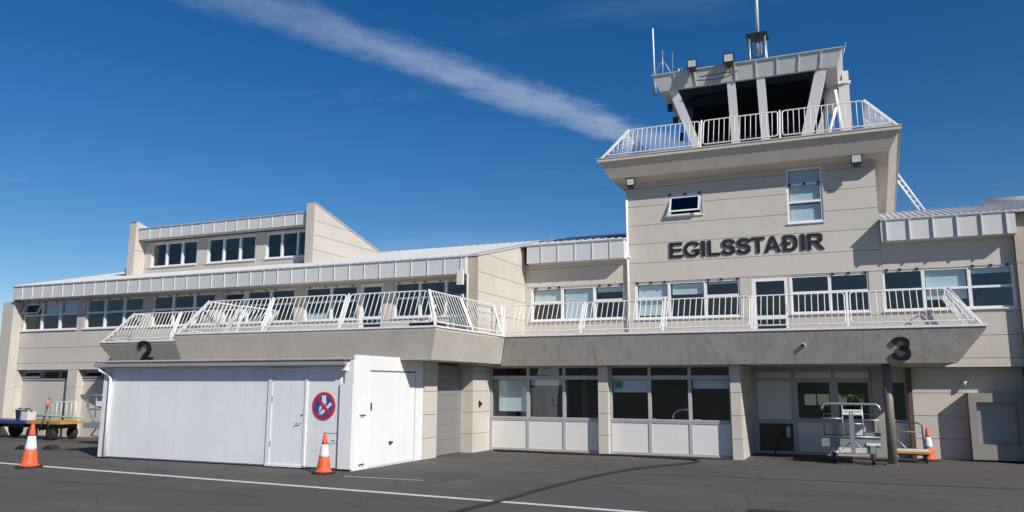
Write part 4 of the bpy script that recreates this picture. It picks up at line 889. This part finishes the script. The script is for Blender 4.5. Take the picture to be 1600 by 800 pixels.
for a, b_ in (((-23.9, 19.62, 1.65), (-23.9, 19.62, 0.9)), ((-24.2, 19.62, 1.18), (-23.1, 19.62, 1.16)), ((-23.3, 19.62, 1.1), (-24.0, 19.62, 0.3)), ((-24.0, 19.62, 0.3), (-23.2, 19.62, 0.2))): MB().tube([a, b_], 0.022).build('frame_bar', GREYP, ST)
MB().box(-24.35, -23.1, 19.55, 20.4, 0.55, 0.72).build('platform', GREYP, ST)
wheel(ST, (-23.35, 19.7, 0.204), 0.2, 0.12, 'Y'); wheel(ST, (-24.1, 20.2, 0.154), 0.15, 0.1, 'Y')
GH = MB().tube([(-27.3, 20.0, 0.88), (-26.6, 20.0, 0.9), (-25.6, 20.0, 0.86), (-24.3, 19.5, 0.88)], 0.03).build('green_hose', mat('hose_green', (0.35, 0.62, 0.30), 0.5))
tag(GH, 'pale green hose stretched between trailer and loading steps', 'hose')

# ------------------------------------------------------------------ floodlights, cameras, antennas
def flood(loc, label, tilt=-0.15, s=1.0, pedestal=True, rot=0):
    t_ = thing('floodlight', (0, 0, 0), label, 'floodlight', 'black floodlights')
    MB().hull8([(-0.16*s, -0.09*s, -0.15*s), (0.16*s, -0.09*s, -0.15*s), (0.16*s, -0.09*s, 0.16*s), (-0.16*s, -0.09*s, 0.16*s)], [(-0.11*s, 0.1*s, -0.1*s), (0.11*s, 0.1*s, -0.1*s), (0.11*s, 0.1*s, 0.1*s), (-0.11*s, 0.1*s, 0.1*s)]).build('housing', BLACK, t_)
    MB().box(-0.125*s, 0.125*s, -0.10*s, -0.091*s, -0.085*s, 0.125*s).build('lens', LIGHTG, t_)
    MB().box(-0.1*s, 0.1*s, -0.1*s, 0.05*s, -0.23*s, -0.151*s).build('driver_box', BLACK, t_)
    MB().tube([(0, 0, -0.23*s), (0, 0.08*s, -0.42*s)] if pedestal else [(0, 0.1*s, 0), (0, 0.3*s, 0)], 0.02*s).build('bracket', BLACK, t_)
    t_.location = loc; t_.rotation_euler = (tilt, 0, rot); return t_
flood((-6.45, 25.02, 8.70), 'black floodlight under the left end of the tower deck', 0.12, 0.9, False)
flood((0.45, 25.02, 8.72), 'black floodlight under the right end of the tower deck', 0.12, 1.0, False)
flood((-4.30, 25.05, 12.50), 'left of two black floodlights on the cab roof edge', 0.1)
flood((-3.12, 25.05, 12.50), 'right of two black floodlights on the cab roof edge', 0.1, 1.08)
def cctv(name, loc, label, d=(-0.05, -0.2, -0.05), m=None):
    t_ = thing(name, loc, label, 'camera', 'small security cameras'); l = Vector(loc)
    MB().tube([l, l+Vector(d)], 0.055, 12).build('housing', m or INFILL, t_); e = l+Vector(d); dv = Vector(d).normalized()
    MB().tube([e+dv*0.001, e+dv*0.015], 0.045, 12).build('lens', BLACK, t_); MB().tube([l-dv*0.001, l+Vector((0, 0.08, 0.06))], 0.02, 8).build('mount', m or INFILL, t_); return t_
cctv('security_camera', (-1.19, 22.64, 3.12), 'small white security camera on the rough balcony edge', (-0.02, -0.12, -0.02))
cctv('security_camera', (2.78, 25.75, 2.12), 'small white security camera on the ground floor wall beside the hatch', (0.12, -0.08, 0.0))
cctv('security_camera', (0.12, 26.0, 11.45), 'grey security camera on the right side of the tower cab', (0.35, -0.15, 0.02))
def antenna(label, pts, r, m=WHITE, extra=()):
    l = pts[0]; t_ = thing('antenna', l, label, 'antenna', 'roof antennas')
    MB().tube(pts, r, 8).build('rod', m, t_); MB().tube([Vector(l)-Vector((0, 0, 0.5)), Vector(l)+Vector((0, 0, 0.12))], r*2.2, 8).build('base_clamp', GREYP, t_)
    for e in extra: MB().tube(e, r*0.9, 6).build('arm', STEEL, t_)
antenna('tallest whip antenna at the left corner of the cab roof', [(-6.0, 27, 12.9), (-6.02, 27, 14.95)], 0.03, WHITE)
antenna('short antenna with bent arms beside the tall whip', [(-5.7, 27, 12.9), (-5.69, 27, 14.05)], 0.02, STEEL, [[(-5.99, 27, 13.1), (-5.8, 27, 13.55), (-5.69, 27, 13.6), (-5.6, 27, 13.55), (-5.35, 27, 13.0)]])
antenna('thin dark whip antenna beside the bent arms', [(-5.35, 27, 12.9), (-5.33, 27, 13.9)], 0.014, GREYP)
antenna('pair of short stub antennas near the left floodlight', [(-5.12, 27, 12.7), (-5.12, 27, 13.25)], 0.02, WHITE, [[(-5.02, 27, 12.6), (-5.02, 27, 13.3)]])
antenna('thin whip antenna at the right corner of the cab roof', [(0.2, 27, 12.5), (0.42, 27, 13.3)], 0.012, STEEL)
BM = thing('beacon_mast', (-2.37, 27, 12.4), 'dark four legged beacon frame with tall white mast on cab roof', 'mast')
for x in (-2.63, -2.12):
    for y in (26.8, 27.25): MB().tube([(x, y, 12.4), (x, y, 13.95)], 0.03, 8).build('leg', STEEL, BM)
MB().box(-2.74, -2.02, 26.7, 27.35, 13.95, 14.02).build('top_plate', BLACK, BM)
for a, b_ in (((-2.63, 26.8, 12.9), (-2.12, 26.8, 13.3)), ((-2.12, 26.8, 12.9), (-2.63, 26.8, 13.3))): MB().tube([a, b_], 0.015, 6).build('cross_brace', BLACK, BM)
MB().lathe((-2.37, 27.0, 13.3), [(0.06, 0), (0.13, 0.05), (0.13, 0.35), (0.1, 0.45), (0.03, 0.55), (0.03, 0.65)], 16).build('beacon', GREYP, BM)
MB().tube([(-2.36, 27, 14.02), (-2.33, 27, 17.2)], 0.055, 10).build('mast', WHITE, BM)
LD = thing('roof_ladder', (2.2, 30, 7.9), 'white ladder leaning from the right roof up to the tower deck', 'ladder')
for dx in (0, 0.16): MB().tube([(1.55+dx, 30, 9.6), (2.48+dx, 30, 7.9)], 0.035, 6).build('stile', WHITE, LD)
for k in range(9): 
    t_ = (k+0.5)/9; MB().tube([(1.55+0.93*t_, 30, 9.6-1.7*t_), (1.71+0.93*t_, 30, 9.6-1.7*t_)], 0.02, 6).build('rung', WHITE, LD)

# ------------------------------------------------------------------ things behind the glass
gs = MB().box(-6.66, -6.44, 23.405, 23.409, 1.95, 2.15).build('window_sticker', GREENS); tag(gs, 'green emergency symbol sticker in the ground floor window', 'sticker')
def desk_lamp():
    t_ = thing('desk_lamp', (-5.0, 23.9, 1.0), 'white swing arm desk lamp behind the ground floor window', 'lamp')
    MB().tube([(-5.05, 23.8, 1.0), (-4.98, 23.8, 1.22), (-4.82, 23.8, 1.32), (-4.62, 23.8, 1.34)], 0.022, 8).build('arm', WHITE, t_); MB().box(-4.64, -4.46, 23.75, 23.85, 1.31, 1.37).build('lamp_head', WHITE, t_)
    MB().box(-5.15, -4.95, 23.7, 23.9, 0.97, 1.0).build('base', WHITE, t_)
desk_lamp()
tag(MB().box(-10.6, -3.4, 23.5, 24.0, 0.90, 0.965).build('window_counter', INT), 'grey counter running behind the ground floor windows', 'counter')
for x, lb in ((-5.50, 'white mug on the sill left of the desk lamp'), (-4.30, 'left white mug at the right ground window'), (-4.20, 'right white mug at the right ground window')):
    t_ = MB().lathe((x, 23.55, 0.967), [(0.035, 0), (0.04, 0.1), (0.035, 0.1), (0.032, 0.01)], 14).build('mug', WHITE); tag(t_, lb, 'mug', 'mugs on the counter')
# trees seen through the entrance windows
def tree(x, y, hgt, label):
    t_ = thing('birch_tree', (x, y, 0), label, 'tree', 'trees behind the terminal')
    MB().tube([(x, y, 0), (x+0.1, y, hgt*0.4), (x, y, hgt*0.8)], 0.14, 8).build('trunk', BROWN, t_)
    mb = MB()
    for k in range(700):
        a = random.uniform(0, 6.283); z = random.random(); r = hgt*0.3*math.sqrt(random.random())*(0.35+math.sin(math.pi*min(1, z*1.05))*0.8)
        p = Vector((x+r*math.cos(a), y+r*math.sin(a), hgt*(0.12+0.88*z))); d1 = Vector((random.uniform(-1, 1), random.uniform(-1, 1), random.uniform(-1, 1)))*0.22; d2 = Vector((random.uniform(-1, 1), random.uniform(-1, 1), random.uniform(-1, 1)))*0.22
        mb.add([p-d1, p+d2, p+d1, p-d2], [(0, 1, 2, 3)])
    mb.build('crown', LEAF, t_)
LEAF = mat('leaves', (0.09, 0.14, 0.03), 0.7, var=0.4, scale=2)
tree(-4.5, 52, 6.0, 'leafy green tree seen through the left entrance window'); tree(0.5, 50, 5.0, 'leafy green tree seen through the right entrance window')

TEAL = mat('teal_fabric', (0.10, 0.34, 0.38), 0.8)
def chair(x, y, z, label, rot):
    t_ = thing('cafe_chair', (0, 0, 0), label, 'chair', 'teal cafe chairs behind the terrace windows')
    MB().box(-0.24, 0.24, -0.22, 0.22, 0.43, 0.48).build('seat', TEAL, t_, bevel=0.02); MB().box(-0.24, 0.24, 0.20, 0.25, 0.60, 1.08).build('backrest', TEAL, t_, bevel=0.03)
    for a in (-0.2, 0.2):
        for b_ in (-0.18, 0.2): MB().tube([(a, b_, 0.0), (a, b_, 0.43 if b_ < 0 else 0.62)], 0.014, 6).build('leg', STEEL, t_)
    t_.location = (x, y, z); t_.rotation_euler = (0, 0, rot)
for x, y, r_, lb in ((-19.6, 22.6, 3.0, 'teal chair behind the window left of the terrace doors, farthest left'), (-17.95, 22.7, 3.2, 'teal chair in the window just left of the wide pier'), (-16.7, 22.6, 3.1, 'teal chair behind the left pane of the twin window'), (-15.45, 22.7, 3.3, 'teal chair behind the right pane of the twin window'), (-14.35, 22.8, 3.0, 'teal chair behind the terrace door'), (-11.9, 22.7, 3.2, 'teal chair behind the rightmost terrace window')):
    chair(x, y, 3.42, lb, r_)
DC = thing('folded_deck_chair', (-11.4, 20.2, 3.5), 'folded red and white deck chair leaning on the terrace railing', 'deck chair')
MB().tube([(-11.6, 20.3, 3.5), (-11.15, 20.3, 4.35)], 0.03, 8).build('frame', WHITE, DC); MB().tube([(-11.2, 20.4, 3.5), (-11.3, 20.4, 4.2)], 0.03, 8).build('frame', WHITE, DC)
MB().hull8([(-11.5, 20.32, 3.55), (-11.3, 20.32, 3.55), (-11.1, 20.32, 4.15), (-11.25, 20.32, 4.15)], [(-11.5, 20.36, 3.55), (-11.3, 20.36, 3.55), (-11.1, 20.36, 4.15), (-11.25, 20.36, 4.15)]).build('canvas', PINK, DC)
BN = thing('terrace_bench', (-10.6, 18.9, 3.5), 'low dark bench with a white cloth at the terrace corner', 'bench')
MB().box(-11.0, -10.25, 18.55, 19.3, 3.60, 3.70).build('seat', BLACK, BN); MB().box(-10.95, -10.5, 18.5, 19.0, 3.702, 3.74).build('cloth', WHITE, BN, bevel=0.015)
for x in (-10.95, -10.3):
    for y in (18.6, 19.25): MB().box(x-0.03, x+0.03, y-0.03, y+0.03, 3.502, 3.60).build('leg', BLACK, BN)
DL = thing('wall_lamp', (-11.2, 21.9, 4.6), 'white dome lamp on the wall beside the terrace end', 'lamp')
MB().lathe((-11.0, 21.8, 4.72), [(0.02, -0.12), (0.10, -0.08), (0.13, 0.0), (0.10, 0.08), (0.02, 0.12)], 16).build('dome', WHITE, DL); MB().box(-11.2, -11.0, 21.78, 21.94, 4.66, 4.70).build('arm', WHITE, DL)
